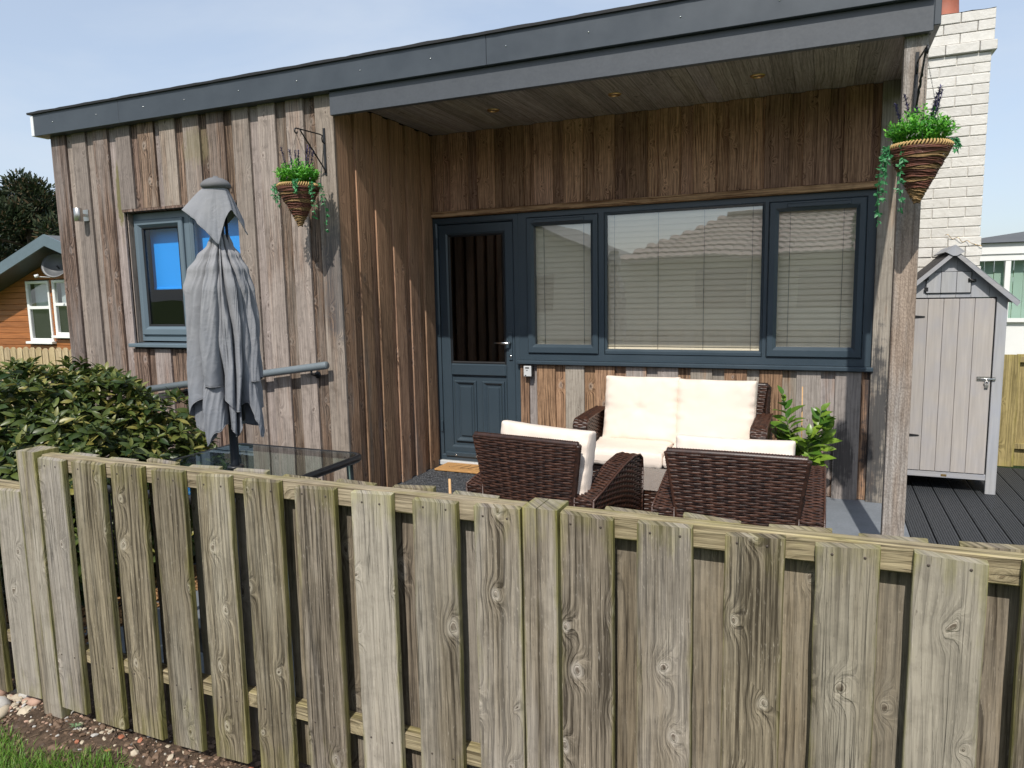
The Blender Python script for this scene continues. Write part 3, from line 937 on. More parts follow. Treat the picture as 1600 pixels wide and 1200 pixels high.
# left window in the front
lw = window(0, 0, 0, 0, 0, None, None, (-4.58, 4.28, 1.1))
LY = 4.272
fm = MB()
fm.box((HX0 + .010, LY, 1.132), (HX1 - .008, LY + .07, 1.178)); fm.box((HX0 + .010, LY, 2.108), (HX1 - .008, LY + .07, 2.158))
for a, b in ((HX0 + .010, -5.150), (-4.620, -4.566), (-4.016, HX1 - .008)):
    fm.box((a, LY + .0005, 1.178), (b, LY + .0695, 2.108))
fm.build('frame', m_upvc2, lw)
frame('sash', -5.148, -4.622, 1.180, 2.106, .062, LY - .020, LY + .04, m_upvc2, lw, .014, wb=.07)
frame('glazing_bead', -5.086, -4.684, 1.250, 2.044, .016, LY - .002, LY + .03, m_gasket, lw, .006)
frame('fixed_frame', -4.564, -4.018, 1.180, 2.106, .030, LY - .004, LY + .04, m_upvc2, lw, .010)
pane(-5.08, -4.69, 1.256, 2.038, LY + .014, lw, m_sideglass)
pane(-4.536, -4.046, 1.208, 2.078, LY + .014, lw, m_sideglass)
box('sill', (HX0 - .002, 4.135, 1.088), (HX1 + .0, 4.335, 1.118), m_upvc2, lw, .005)
# timber reveals
box('reveal', (HX0, 4.2265, 1.120), (HX0 + .009, 4.345, HZ1), m_facade, lw, .001)
box('reveal', (HX1 - .007, 4.204, 1.120), (HX1, 4.345, HZ1), m_facade, lw, .001)
box('reveal', (HX0 + .009, 4.176, HZ1 - .008), (HX1 - .007, 4.345, HZ1 + .010), m_facade, lw, .001)
# roller blind and what is dimly visible in the room
rbm = MB()
rbm.box((-5.11, 4.372, 1.560), (-4.03, 4.376, 2.10))
o = rbm.build('roller_blind', m_blue); tag(o, 'bright blue roller blind half lowered behind the left window', 'blind')
box('hem_bar', (-5.11, 4.366, 1.548), (-4.03, 4.380, 1.566), m_blue, o, .003)
rm = MB()
rm.box((-5.4, 5.6, .6), (-3.9, 5.62, 2.4)); rm.box((-5.42, 4.41, .6), (-5.40, 5.6, 2.4)); rm.box((-3.9, 4.41, .6), (-3.88, 5.6, 2.4)); rm.box((-5.4, 4.41, 2.38), (-3.9, 5.6, 2.40)); rm.box((-5.4, 4.41, .6), (-3.9, 5.6, .62))
rm.build('bedroom_lining', simple('bedroom_wall', (.06, .055, .05), .9), house)
cb = MB(); cb.box((-5.30, 5.1, .62), (-4.72, 5.5, 1.42)); cb.box((-5.28, 5.08, 1.26), (-4.74, 5.1, 1.40)); cb.box((-5.28, 5.08, 1.08), (-4.74, 5.1, 1.24))
o = cb.build('bedroom_cabinet', m_plastic); tag(o, 'dark cabinet dimly visible below the blue blind', 'cabinet')

# ================================================================== HANDRAIL, LAMP, KEY SAFE
t = empty('handrail', (-4.0, 4.18, .88), 'round grey handrail sloping along the clad front wall', 'handrail')
mb = MB()
mb.tube([(-3.185, 4.105, .987), (-3.192, 4.105, .986), (-4.95, 4.105, .755)], [.0255, .0275, .0275], 20); mb.build('rail', m_rail2, t)
for xx in (-3.325, -4.62):
    zz = .987 + (xx + 3.185) * .1314
    b = MB()
    b.tube([(xx, 4.105, zz - .026), (xx, 4.108, zz - .05), (xx, 4.135, zz - .062), (xx, 4.178, zz - .062)], .007, 8)
    b.lathe([(.001, 0), (.026, 0), (.026, .006), (.001, .006)], (0, 0, 0), 16)
    b.v = b.v[:-64] + [(p[0] + xx, 4.172 + p[2], zz - .062 + p[1]) for p in b.v[-64:]]
    b.build('bracket', m_blackmetal, t)

t = empty('wall_light', (-5.60, 4.18, 2.15), 'small brushed steel cylinder light on the left end of the clad front', 'wall light')
mb = MB(); mb.lathe([(.001, -.052), (.030, -.052), (.032, -.050), (.032, .050), (.030, .052), (.001, .052)], (-5.585, 4.105, 2.165), 24); mb.build('lamp_body', m_steel, t)
mb = MB(); mb.box((-5.596, 4.13, 2.155), (-5.574, 4.172, 2.175)); mb.box((-5.615, 4.170, 2.12), (-5.555, 4.180, 2.21)); mb.build('mount', m_steel, t)

t = empty('key_safe', (-2.22, 5.535, .77), 'small grey and black key safe fixed under the window sill by the door', 'key safe')
box('body', (-2.262, 5.485, .772), (-2.186, 5.535, .868), m_plastic, t, .010)
box('shutter', (-2.260, 5.478, .776), (-2.192, 5.486, .864), m_keyface, t, .0035)
box('dial', (-2.244, 5.4765, .842), (-2.210, 5.4790, .853), m_plastic, t, .0012)
box('latch', (-2.236, 5.4755, .824), (-2.222, 5.4790, .829), m_plastic, t, .001)
box('badge', (-2.250, 5.4765, .782), (-2.236, 5.4785, .789), m_plastic, t, .0005)

# ================================================================== FENCE
D = 1.570
fence = empty('garden_fence', (-.9, D, -.07), 'weathered hit and miss board fence right across the foreground', 'fence')
Z0, Z1 = .018, .943
front = [(-2.458, -2.332), (-2.287, -2.146), (-2.101, -1.962), (-1.917, -1.786), (-1.729, -1.598), (-1.546, -1.413), (-1.356, -1.219), (-1.162, -1.034),
         (-.971, -.841), (-.790, -.664), (-.560, -.431), (-.374, -.248), (-.181, -.058), (.003, .124), (.182, .308), (.366, .490), (.552, .680), (.740, .868), (.930, 1.056), (1.115, 1.240)]
# a sawn board with slightly wavy, chipped edges
def fboard(a, b, y0, y1, z0, z1, mat, lean=0, parent=None):
    V, F = [], []
    n = 9
    sd = random.uniform(0, 100)
    slope = random.uniform(-.004, .004)
    for i in range(n + 1):
        f = i / n
        z = z0 + (z1 - z0) * f
        wl_ = .0022 * mnoise.noise(Vector((sd, z * 9, 0))) + .0012 * mnoise.noise(Vector((sd, z * 47, 5)))
        wr_ = .0022 * mnoise.noise(Vector((sd, z * 9, 9))) + .0012 * mnoise.noise(Vector((sd, z * 47, 15)))
        lx = lean * (f - .5)
        zz0 = z + (slope if i in (0, n) else 0); zz1 = z - (slope if i in (0, n) else 0)
        e = .0022
        ee = .003 if i in (0, n) else 0
        s_ = 1 if i == 0 else (-1 if i == n else 0)
        V += [(a + wl_ + lx, y0 + e, zz0 + s_ * ee), (a + wl_ + e + lx, y0, zz0 + s_ * ee), (b + wr_ - e + lx, y0, zz1 + s_ * ee), (b + wr_ + lx, y0 + e, zz1 + s_ * ee),
              (b + wr_ + lx, y1 - e, zz1), (b + wr_ - e + lx, y1, zz1), (a + wl_ + e + lx, y1, zz0), (a + wl_ + lx, y1 - e, zz0)]
    for i in range(n):
        for j in range(8):
            k = (j + 1) % 8
            F.append((i * 8 + j, i * 8 + k, (i + 1) * 8 + k, (i + 1) * 8 + j))
    F.append(tuple(range(8))[::-1]); F.append(tuple(n * 8 + q for q in range(8)))
    mb = MB(); mb.add(V, F)
    return mb.build('board', mat, parent)
for a, b in front:
    fboard(a, b, D, D + .021, Z0 + random.uniform(-.012, .010), Z1 - random.uniform(0, .006), m_fence, random.uniform(-.004, .004), fence)
backs = []
for k in range(len(front) - 1):
    c = (front[k][1] + front[k + 1][0]) / 2
    if k == 9: continue
    backs.append((c - .066, c + .062))
for a, b in backs:
    fboard(a, b, D + .0605, D + .080, Z0 + .01, Z1 + random.uniform(.0, .008), m_fenceback, 0, fence)
for (a, b) in ((-2.466, -.662), (-.564, 1.30)):
    for (z0, z1) in ((Z1 - .056, Z1 + .001), (.205, .252)):
        box('rail', (a, D + .0215, z0), (b, D + .0600, z1), m_rail, fence, .003)
def post(x0, x1, y0, y1, z1, parent, mat=None):
    mb = MB()
    s = .004
    xm = x0 + (x1 - x0) * .42
    # two chamfered halves either side of a drying split
    for (a, b) in ((x0, xm - .0012), (xm + .0012, x1)):
        V, F = [], []
        n = 6
        sd = random.uniform(0, 50)
        for i in range(n + 1):
            z = -.30 + (z1 + .30) * i / n
            w = .0012 * mnoise.noise(Vector((sd, z * 7, 0)))
            e = .003
            V += [(a + e + w, y0, z), (b - e + w, y0, z), (b + w, y0 + e, z), (b + w, y1, z), (a + w, y1, z), (a + w, y0 + e, z)]
        for i in range(n):
            for j in range(6):
                k = (j + 1) % 6
                F.append((i * 6 + j, i * 6 + k, (i + 1) * 6 + k, (i + 1) * 6 + j))
        F.append(tuple(range(6))[::-1]); F.append(tuple(n * 6 + q for q in range(6)))
        mb.add(V, F)
    mb.box((xm - .0013, y0 + .006, -.3), (xm + .0013, y1 - .002, z1 - .004))
    return mb.build('post', mat or m_fencepost, parent)
post(-2.565, -2.470, D - .002, D + .088, Z1 + .012, fence)
post(-.658, -.568, D - .002, D + .088, Z1 + .004, fence)
post(1.302, 1.392, D - .002, D + .088, Z1 + .004, fence)
# nail heads on the boards
nb = MB()
for a, b in front:
    for zz in (Z1 - .028 + random.uniform(-.004, .004), .229):
        for xx in (a + (b - a) * random.uniform(.2, .3), b - (b - a) * random.uniform(.2, .3)):
            nb.lathe([(.0001, 0), (.0028, 0), (.0030, .001)], (0, 0, 0), 8)
            nb.v = nb.v[:-24] + [(p[0] + xx, D - .0012 + p[2], zz + p[1]) for p in nb.v[-24:]]
nb.build('nail', simple('rusty_nail', (.06, .045, .035), .7), fence, 'stuff')
# lower fence going on to the left
lf = empty('low_fence', (-3.4, D, -.07), 'lower run of weathered board fence beyond the left fence post', 'fence')
lx = [(-2.752 - .176 * k - .005, -2.622 - .176 * k) for k in range(-1, 8)]
lx = [(-2.712, -2.572), (-2.895, -2.765), (-3.07, -2.94), (-3.25, -3.12), (-3.43, -3.30), (-3.61, -3.48), (-3.79, -3.66), (-3.97, -3.84)]
for a, b in lx:
    fboard(a, b, D, D + .021, .02 + random.uniform(-.01, .01), .806, m_fence, 0, lf)
for k in range(len(lx) - 1):
    c = (lx[k][0] + lx[k + 1][1]) / 2
    fboard(c - .055, c + .055, D + .0605, D + .080, .03, .806, m_fenceback, 0, lf)
for (z0, z1) in ((.766, .822), (.205, .252)):
    box('rail', (-4.0, D + .0215, z0), (-2.5655, D + .0600, z1), m_rail, lf, .003)

# ================================================================== SOIL, STONES, GRASS
def stone(x, y, z, sx, sy, sz, mat, label, group='pale stones on the soil below the fence', seed=0):
    import bmesh
    bm = bmesh.new()
    bmesh.ops.create_icosphere(bm, subdivisions=2, radius=1)
    for v in bm.verts:
        n = mnoise.noise(v.co * 1.3 + Vector((seed * 7.1, 0, 0))) * .28 + mnoise.noise(v.co * 3 + Vector((seed, 5, 0))) * .08
        v.co *= 1 + n
        v.co.x *= sx; v.co.y *= sy; v.co.z *= sz
    m = bpy.data.meshes.new('stone'); bm.to_mesh(m); bm.free()
    m.materials.append(mat)
    for p in m.polygons: p.use_smooth = True
    o = place('stone', m, None, (x, y, z)); o.rotation_euler = (random.uniform(-.2, .2), random.uniform(-.2, .2), random.uniform(0, 3))
    return tag(o, label, 'stone', group)
def stmat(n, c): return simple(n, c, .7, 0, .15, 25, .3, 90)
ms1, ms2, ms3, ms4 = stmat('pink_stone', (.42, .27, .20)), stmat('grey_stone', (.42, .40, .37)), stmat('buff_stone', (.46, .39, .29)), stmat('brick_shard', (.36, .13, .07))
bigst = [(-2.86, 1.575, .055, .035, .035, ms1, 'large pinkish rounded stone at the far left below the fence'),
         (-2.775, 1.535, .047, .026, .030, ms2, 'smooth pale grey oval stone beside the large pinkish stone'),
         (-2.715, 1.515, .040, .020, .018, ms3, 'flat cream stone in front of the pale grey oval stone'),
         (-2.73, 1.62, .035, .025, .02, ms2, 'angular grey stone touching the end of the low fence'),
         (-2.655, 1.60, .026, .022, .02, ms1, 'small pinkish stone under the left fence post')]
for k, (x, y, a, b_, c, mm, lab) in enumerate(bigst):
    stone(x, y, soil_z(x, y) + c * .35, a, b_, c, mm, lab, seed=k)
import bmesh as _bm
gb = MB()
random.seed(21)
ico = None
def pebble_mesh():
    b = _bm.new(); _bm.ops.create_icosphere(b, subdivisions=1, radius=1)
    V = [v.co.copy() for v in b.verts]; F = [[v.index for v in f.verts] for f in b.faces]; b.free(); return V, F
PV, PF = pebble_mesh()
def scatter_pebbles(n, fx, mats, name, z0, smin, smax, label, cat='stones', flat=.6):
    mb = MB()
    for i in range(n):
        x, y = fx()
        s = random.uniform(smin, smax) * random.choice((1, 1, 1.5))
        sx, sy, sz = s * random.uniform(.7, 1.4), s * random.uniform(.7, 1.3), s * flat * random.uniform(.6, 1.2)
        a = random.uniform(0, PI); ca, sa = math.cos(a), math.sin(a)
        mi = random.randrange(len(mats))
        tlt = random.uniform(-.5, .5)
        V = []
        for v in PV:
            w = v * (1 + random.uniform(-.18, .18))
            X_, Y_, Z_ = w.x * sx, w.y * sy, w.z * sz + w.x * sx * tlt
            V.append((x + X_ * ca - Y_ * sa, y + X_ * sa + Y_ * ca, soil_z(x, y) + z0 + Z_))
        mb.add(V, PF, mi, False)
    o = mb.build(name, mats, None, 'stuff')
    o['label'] = label
    return o
ms5 = stmat('dark_clod', (.07, .045, .03)); ms6 = stmat('brown_clod', (.15, .095, .06))
scatter_pebbles(900, lambda: (random.uniform(-3.3, .3), 1.60 - abs(random.gauss(0, .07)) + .02), [ms2, ms3, ms1, ms6, ms3, ms5], 'gravel', .001, .002, .0060, 'mixed small gravel on the soil along the fence')
scatter_pebbles(150, lambda: (random.uniform(-3.3, -2.62), 1.575 - abs(random.gauss(0, .06)) + .06), [ms2, ms3, ms1, ms3], 'gravel', .003, .006, .014, 'coarse pale gravel at the foot of the low fence')
scatter_pebbles(5000, lambda: (random.uniform(-3.3, .3), random.uniform(1.25, 1.72)), [ms5, ms6, ms6], 'soil_clods', .0, .003, .009, 'crumbs of brown soil along the fence')
scatter_pebbles(46, lambda: (random.uniform(-2.6, -1.2), random.uniform(1.50, 1.62)), [ms2, ms3, ms6, ms4], 'gravel', .002, .006, .012, 'loose stones and brick chips under the fence boards')
# twigs
tw = MB()
for i in range(26):
    x, y, a = random.uniform(-2.6, -1.6), random.uniform(1.42, 1.6), random.uniform(0, PI)
    L = random.uniform(.03, .09)
    tw.tube([(x, y, soil_z(x, y) + .006), (x + L * .5 * math.cos(a), y + L * .5 * math.sin(a), soil_z(x, y) + .012), (x + L * math.cos(a + .2), y + L * math.sin(a + .2), soil_z(x, y) + .006)], [.0015, .0013, .0007], 5)
o = tw.build('twigs', simple('dry_twig', (.16, .11, .07), .9), None, 'stuff'); o['label'] = 'dry twigs lying on the soil'
# grass
random.seed(5)
gV, gF = [], []
def blade(x, y, z, h, w, a, bend):
    n = len(gV)
    dx, dy = math.cos(a), math.sin(a)
    px, py = -dy, dx
    for (t_, ww) in ((0, 1), (.45, .8), (.8, .45)):
        o_ = bend * t_ * t_ * h
        zz = z + h * t_ * (1 - .25 * t_ * abs(bend))
        gV.append((x + dx * o_ - px * w * ww, y + dy * o_ - py * w * ww, zz)); gV.append((x + dx * o_ + px * w * ww, y + dy * o_ + py * w * ww, zz))
    o_ = bend * h
    gV.append((x + dx * o_, y + dy * o_, z + h * (1 - .25 * abs(bend))))
    gF.extend([(n, n + 1, n + 3, n + 2), (n + 2, n + 3, n + 5, n + 4), (n + 4, n + 5, n + 6)])
def lawn_edge(x): return 1.508 + .03 * math.sin(x * 3.1) + .02 * math.sin(x * 11) - max(0, (x + 2.1)) * .12 + min(0, x + 2.75) * .0
cnt = 0
while cnt < 19000:
    x = random.uniform(-3.5, -1.55); y = random.uniform(1.14, 1.56)
    e = lawn_edge(x) - .02 * random.random()
    if y > e: continue
    f = min(1, (e - y) / .05)
    if random.random() > .25 + .75 * f: continue
    blade(x, y, soil_z(x, y) - .006, random.uniform(.028, .065) * (.65 + .35 * f), random.uniform(.0009, .0018), random.uniform(0, 2 * PI), random.uniform(.2, 1.0))
    cnt += 1
g = MB(); g.add(gV, gF, 0, False)
o = g.build('grass', m_grass, None, 'stuff'); o['label'] = 'short green lawn grass at the bottom left corner'; o['category'] = 'grass'
# little weeds on the soil
for (x, y, s, lab) in ((-2.36, 1.545, .016, 'tiny pale green weed on the bare soil near the left fence post'), (-1.70, 1.535, .014, 'small tuft of weed growing under the fence boards')):
    w = MB()
    for i in range(9):
        a = i * 2.4; r_ = s * (1 + .3 * math.sin(i * 5))
        w.add([(x, y, soil_z(x, y) + .006), (x + r_ * .6 * math.cos(a - .35), y + r_ * .6 * math.sin(a - .35), soil_z(x, y) + .018), (x + r_ * 1.5 * math.cos(a), y + r_ * 1.5 * math.sin(a), soil_z(x, y) + .016), (x + r_ * .6 * math.cos(a + .35), y + r_ * .6 * math.sin(a + .35), soil_z(x, y) + .018)], [(0, 1, 2, 3)])
    o = w.build('weed', leafmat('weed_leaf', (.12, .22, .10), (.24, .34, .18), .6, .2), None); tag(o, lab, 'weed')

# bark chips, sleepers and dark ground seen through the fence gaps on the left
random.seed(31)
cb = MB()
for i in range(5200):
    x, y = random.uniform(-4.6, -2.98), random.uniform(1.95, 2.9)
    s = random.uniform(.012, .032); a = random.uniform(0, PI); tl = random.uniform(-.6, .6); w = s * random.uniform(.25, .5)
    ca, sa = math.cos(a), math.sin(a)
    V = [(x + q[0] * s * ca - q[1] * w * sa, y + q[0] * s * sa + q[1] * w * ca, -.055 + random.uniform(0, .02) + q[0] * s * tl * .5) for q in ((-1, -.6), (1, -1), (.8, 1), (-.9, .7))]
    cb.add(V, [(0, 1, 2, 3)])
o = cb.build('bark_mulch', m_chip, None, 'stuff'); o['label'] = 'golden bark chips on the bed behind the fence'
sl = empty('sleeper_edging', (-3.4, 2.98, -.08), 'grey timber deck boards edging the bed behind the fence', 'edging')
for k in range(5):
    box('board', (-5.2, 3.00 + k * .148, -.078), (-2.30, 3.142 + k * .148, .022), m_sleeper, sl, .004)

# ================================================================== GLASS TABLE AND PARASOL
TX, TY, TZ = -2.378, 2.384, .72
table = empty('garden_table', (TX, TY, -.08), 'square dark framed glass garden table with the parasol pole through it', 'table')
def rrect(x0, x1, y0, y1, r, n=6):
    P = []
    for cx, cy, a0 in ((x1 - r, y1 - r, 0), (x0 + r, y1 - r, 90), (x0 + r, y0 + r, 180), (x1 - r, y0 + r, 270)):
        for i in range(n + 1):
            a = R(a0 + 90 * i / n)
            P.append((cx + r * math.cos(a), cy + r * math.sin(a)))
    return P
tx0, tx1, ty0, ty1 = TX - .40, TX + .39, TY - .42, TY + .42
P = rrect(tx0 + .012, tx1 - .012, ty0 + .012, ty1 - .012, .05)
mb = MB(); n = len(P)
V = [(x, y, TZ - .006) for x, y in P] + [(x, y, TZ) for x, y in P]
mb.add(V, [tuple(range(n))[::-1], tuple(range(n, 2 * n))] + [(k, (k + 1) % n, (k + 1) % n + n, k + n) for k in range(n)])
mb.build('glass_top', m_tableglass, table)
mb = MB()
P = rrect(tx0, tx1, ty0, ty1, .06)
ring = []
for (x, y) in P: ring.append(Vector((x, y, TZ - .012)))
# flat oval frame section
m2 = len(ring); V, F = [], []
for i, p in enumerate(ring):
    t_ = (ring[(i + 1) % m2] - ring[i - 1]).normalized(); nn = Vector((t_.y, -t_.x, 0))
    for (o_, z_) in ((.004, .014), (.012, .008), (.013, -.010), (.004, -.020), (-.014, -.020), (-.020, -.008), (-.016, .006), (-.006, .0135)):
        V.append(tuple(p + nn * o_ + Vector((0, 0, z_))))
for i in range(m2):
    for j in range(8):
        F.append((i * 8 + j, i * 8 + (j + 1) % 8, ((i + 1) % m2) * 8 + (j + 1) % 8, ((i + 1) % m2) * 8 + j))
mb.add(V, F, 0, True); mb.build('frame', m_blackmetal, table)
for sx in (0, 1):
    for sy in (0, 1):
        cx, cyv = (tx0 + .05, tx1 - .05)[sx], (ty0 + .05, ty1 - .05)[sy]
        ox, oy = (sx * 2 - 1) * .02, (sy * 2 - 1) * .02
        l = MB(); l.tube([(cx, cyv, TZ - .025), (cx + ox * .4, cyv + oy * .4, .3), (cx + ox, cyv + oy, -.08)], .016, 10); l.build('leg', m_blackmetal, table)

par = empty('parasol', (TX, TY, -.08), 'closed grey cloth parasol standing through the glass table', 'parasol')
mb = MB(); mb.tube([(TX, TY, -.07), (TX, TY, 1.95)], .019, 20); mb.build('pole', m_polemetal, par)
mb = MB(); mb.lathe([(.001, -.08), (.23, -.08), (.235, -.06), (.22, -.035), (.06, -.015), (.035, .12), (.001, .12)], (TX, TY, 0), 32); mb.build('base', m_plastic, par)
mb = MB(); mb.lathe([(.021, 0), (.036, .0), (.034, .008), (.021, .010)], (TX, TY, TZ), 24); mb.build('table_collar', m_plastic, par)
mb = MB(); mb.lathe([(.052, 1.928), (.060, 1.934), (.061, 1.944), (.056, 1.952), (.046, 1.962), (.030, 1.970), (.012, 1.974), (.009, 1.980), (.0001, 1.981)], (TX, TY, 0), 28, 0, .02)
mb.build('cap', simple('grey_cap_fabric', (.13, .13, .135), .8, 0, .15, 60, .4, 400), par)
# ribs folded against the pole
rbm = MB()
for k in range(8):
    a = 2 * PI * k / 8 + .3
    rbm.tube([(TX + .030 * math.cos(a), TY + .030 * math.sin(a), 1.92), (TX + .040 * math.cos(a), TY + .040 * math.sin(a), 1.40), (TX + .052 * math.cos(a), TY + .052 * math.sin(a), .93)], .005, 6)
rbm.build('ribs', m_blackmetal, par, 'stuff')
# vent flap: four hanging points with arches between (angles measured from the direction of the front point)
F0 = -45.0
VA = [(-92, .100, .132), (-4, .250, .082), (80, .205, .112), (176, .17, .12)]
NT_, NZ = 240, 30
def vent_params(ph):
    ph = (ph + 92) % 360 - 92
    for i in range(4):
        a0, d0, r0 = VA[i]; a1, d1, r1 = VA[(i + 1) % 4]
        if i == 3: a1 += 360
        if a0 <= ph <= a1:
            f = (ph - a0) / (a1 - a0)
            arch = (.02, 1.0, 1.0, .8)[i]
            e = abs(2 * f - 1) ** 1.5
            d = d0 * (1 - f) + d1 * f
            rr = r0 * (1 - f) + r1 * f
            return d - arch * (d - .105) * (1 - e), rr * (.86 + .14 * e), e
    return .13, .12, 0
V, F = [], []
for i in range(NT_):
    ph = 360 * i / NT_
    th = R(ph + F0)
    d, rr, e = vent_params(ph)
    for j in range(NZ + 1):
        t_ = j / NZ
        pl = math.sin(R(ph) * 9 + 1.3 + 1.5 * t_)
        fold = 1 + .055 * (abs(pl) ** .6 * (1 if pl > 0 else -1)) * t_ + .03 * math.sin(R(ph) * 17 + 4 * t_) * t_
        r_ = .043 + (rr - .043) * (t_ ** 1.12) * fold
        z = 1.940 - d * t_ + .010 * math.sin(t_ * PI)
        r_ += .004 * mnoise.noise(Vector((math.cos(th) * 4, math.sin(th) * 4, z * 16))) * t_
        V.append((TX + r_ * math.cos(th), TY + r_ * math.sin(th), z))
for i in range(NT_):
    for j in range(NZ):
        a = i * (NZ + 1) + j; b_ = ((i + 1) % NT_) * (NZ + 1) + j
        F.append((a, a + 1, b_ + 1, b_))
mb = MB(); mb.add(V, F, 0, True)
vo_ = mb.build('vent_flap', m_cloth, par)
md = vo_.modifiers.new('thickness', 'SOLIDIFY'); md.thickness = .0014; md.offset = 0
hm = MB(); hm.tube([V[i * (NZ + 1) + NZ] for i in range(0, NT_, 1)], .0020, 5, closed=True); hm.build('hem', m_cloth, par)
# the canopy hangs in two layers of pleats, gathered under the vent
def interp(K, x, per=360):
    x = (x - K[0][0]) % per + K[0][0]
    for i in range(len(K)):
        a0, v0 = K[i]
        a1, v1 = K[(i + 1) % len(K)]
        if i == len(K) - 1: a1 += per
        if a0 <= x <= a1:
            f = (x - a0) / (a1 - a0)
            f = f * f * (3 - 2 * f)
            return v0 + (v1 - v0) * f
    return K[0][1]
def layer(name, valleys, hems, rad, z_top, seed, bulge, twist):
    """valleys: sharp inward creases (angle, width, depth); hems: hem height by angle; rad: outline radius by height"""
    NA, NH = 520, 96
    V, F = [], []
    for i in range(NA):
        ph0 = 360 * i / NA
        hz = interp(hems, ph0)
        hz += .010 * mnoise.noise(Vector((ph0 * .06, seed, 0)))
        for j in range(NH + 1):
            t_ = j / NH
            z = z_top - (z_top - hz) * t_
            g = z_top - z
            ph = ph0 + twist * math.sin(g * 3.0 + seed) + 3.5 * math.sin(g * 8 + ph0 * .05)
            dep = 0
            for (va, vw, vd) in valleys:
                dd = ((ph - va + 180) % 360) - 180
                wdt = vw * (.55 + .6 * min(1, g / .5))
                dep = max(dep, vd * math.exp(-abs((dd + (9 if vd > .5 else 4) * math.sin(va * 1.7 + g * 4.2)) / wdt) ** 1.5))
            ro = interp(rad, g * 100, 400) * (1 + interp(bulge, ph0) * min(1, g / .15))
            open_ = min(1, g / .08)
            r_ = ro * (1 - dep * (.35 + .65 * open_))
            # a slight roll to every pleat so that it has a lit and a shaded flank
            r_ *= 1 + .05 * math.sin(R(ph) * 9 + seed + g * 2.5) * open_ + .012 * math.sin(R(ph) * 23 + 2 * seed - g * 4)
            r_ += .016 * mnoise.noise(Vector((math.cos(R(ph0)) * 2.2, math.sin(R(ph0)) * 2.2, z * 5 + seed)))
            # drag lines running down from the gather
            dl = mnoise.noise(Vector((ph0 * .16 + g * 9, g * 2.2, seed)))
            r_ += .004 * (1 - abs(dl) * 2) * min(1, g / .1)
            th = R(ph0 + F0 + (2.2 * math.sin(R(ph0) * 11 + g * 6 + seed)))
            V.append((TX + r_ * math.cos(th), TY + r_ * math.sin(th), z))
    for i in range(NA):
        for j in range(NH):
            a = i * (NH + 1) + j; b_ = ((i + 1) % NA) * (NH + 1) + j
            F.append((a, a + 1, b_ + 1, b_))
    mb = MB(); mb.add(V, F, 0, True)
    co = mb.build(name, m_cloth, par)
    md = co.modifiers.new('thickness', 'SOLIDIFY'); md.thickness = .0014; md.offset = 0
    hm = MB(); hm.tube([V[i * (NH + 1) + NH] for i in range(NA)], .0021, 5, closed=True); hm.build('hem', m_cloth, par)
RAD_O = [(0, .034), (4, .046), (9, .078), (15, .108), (24, .132), (40, .140), (58, .150), (80, .156), (120, .156), (399, .034)]
layer('outer_canopy', [(-52, 8, .62), (-20, 6, .60), (2, 3.5, .35), (24, 6.0, .72), (64, 5, .34), (98, 9, .6), (135, 8, .6), (170, 9, .6), (-100, 8, .5), (-140, 9, .6)],
      [(-120, .98), (-88, .965), (-62, 1.045), (-50, 1.075), (-40, 1.10), (-18, 1.095), (-8, 1.035), (8, .985), (20, .99), (32, 1.115), (60, 1.105), (88, 1.12), (130, 1.0), (180, 1.05)],
      RAD_O, 1.735, 3.0, [(-120, .10), (-85, .16), (-50, .02), (-10, -.10), (30, -.10), (70, -.04), (100, .02), (180, 0)], 5)
RAD_I = [(0, .028), (8, .055), (20, .090), (50, .105), (75, .128), (90, .125), (399, .028)]
layer('inner_canopy', [(-70, 6, .5), (-25, 5, .75), (5, 4, .5), (33, 6, .8), (80, 7, .6), (120, 9, .6), (165, 9, .6), (-130, 9, .6)],
      [(-110, .95), (-70, .90), (-48, .842), (-30, .90), (-14, .935), (-2, .905), (12, .868), (26, .93), (36, 1.02), (46, .93), (58, .868), (74, .90), (100, .98), (150, .9), (200, .95)],
      RAD_I, 1.70, 8.0, [(-120, .08), (-60, .10), (0, -.05), (60, .12), (180, 0)], 8)

# ================================================================== WICKER FURNITURE
def weave(mb, P, nu, nv, su=4, bulge=.0040, seed=0):
    """over-and-under strands; P(u,v)->(point, normal), u across the stakes, v along the rows"""
    for r_ in range(nv):
        v0 = (r_ + .09) / nv; v1 = (r_ + .91) / nv; vm = (v0 + v1) / 2
        n = nu * su
        V = []
        for i in range(n + 1):
            u = i / n
            ph = math.sin((i / su + .5 + (r_ % 2)) * PI) * bulge
            for vv, k in ((v0, -.0022), (vm, .0012), (v1, -.0022)):
                p, nn = P(u, vv)
                V.append(p + nn * (ph + k))
        # split in one island for each visible bulge so the strands vary in tone
        for c in range(nu):
            W = V[c * su * 3:(c * su + su + 1) * 3]
            F = []
            for i in range(su):
                for j in range(2):
                    a = i * 3 + j
                    F.append((a, a + 3, a + 4, a + 1))
            mb.add(W, F, 0, True)

def wrap(mb, path, rad):
    """a frame tube wound with strands"""
    P = [Vector(p) for p in path]
    Q = []
    for k in range(len(P) - 1):
        L = (P[k + 1] - P[k]).length; n = max(2, int(L / .006))
        Q += [P[k].lerp(P[k + 1], q / n) for q in range(n)]
    Q.append(P[-1])
    mb.tube(Q, [rad * (1 + (.08 if q % 2 else -.05)) for q in range(len(Q))], 8)

def quadP(A, B, C, D_, curve=0.0):
    """A bottom-left, B bottom-right, C top-right, D top-left; optional bow"""
    A, B, C, D_ = map(Vector, (A, B, C, D_))
    nn = (B - A).cross(D_ - A).normalized()
    def P(u, v):
        p = (A * (1 - u) + B * u) * (1 - v) + (D_ * (1 - u) + C * u) * v
        return p + nn * curve * (1 - (2 * u - 1) ** 2), nn
    return P

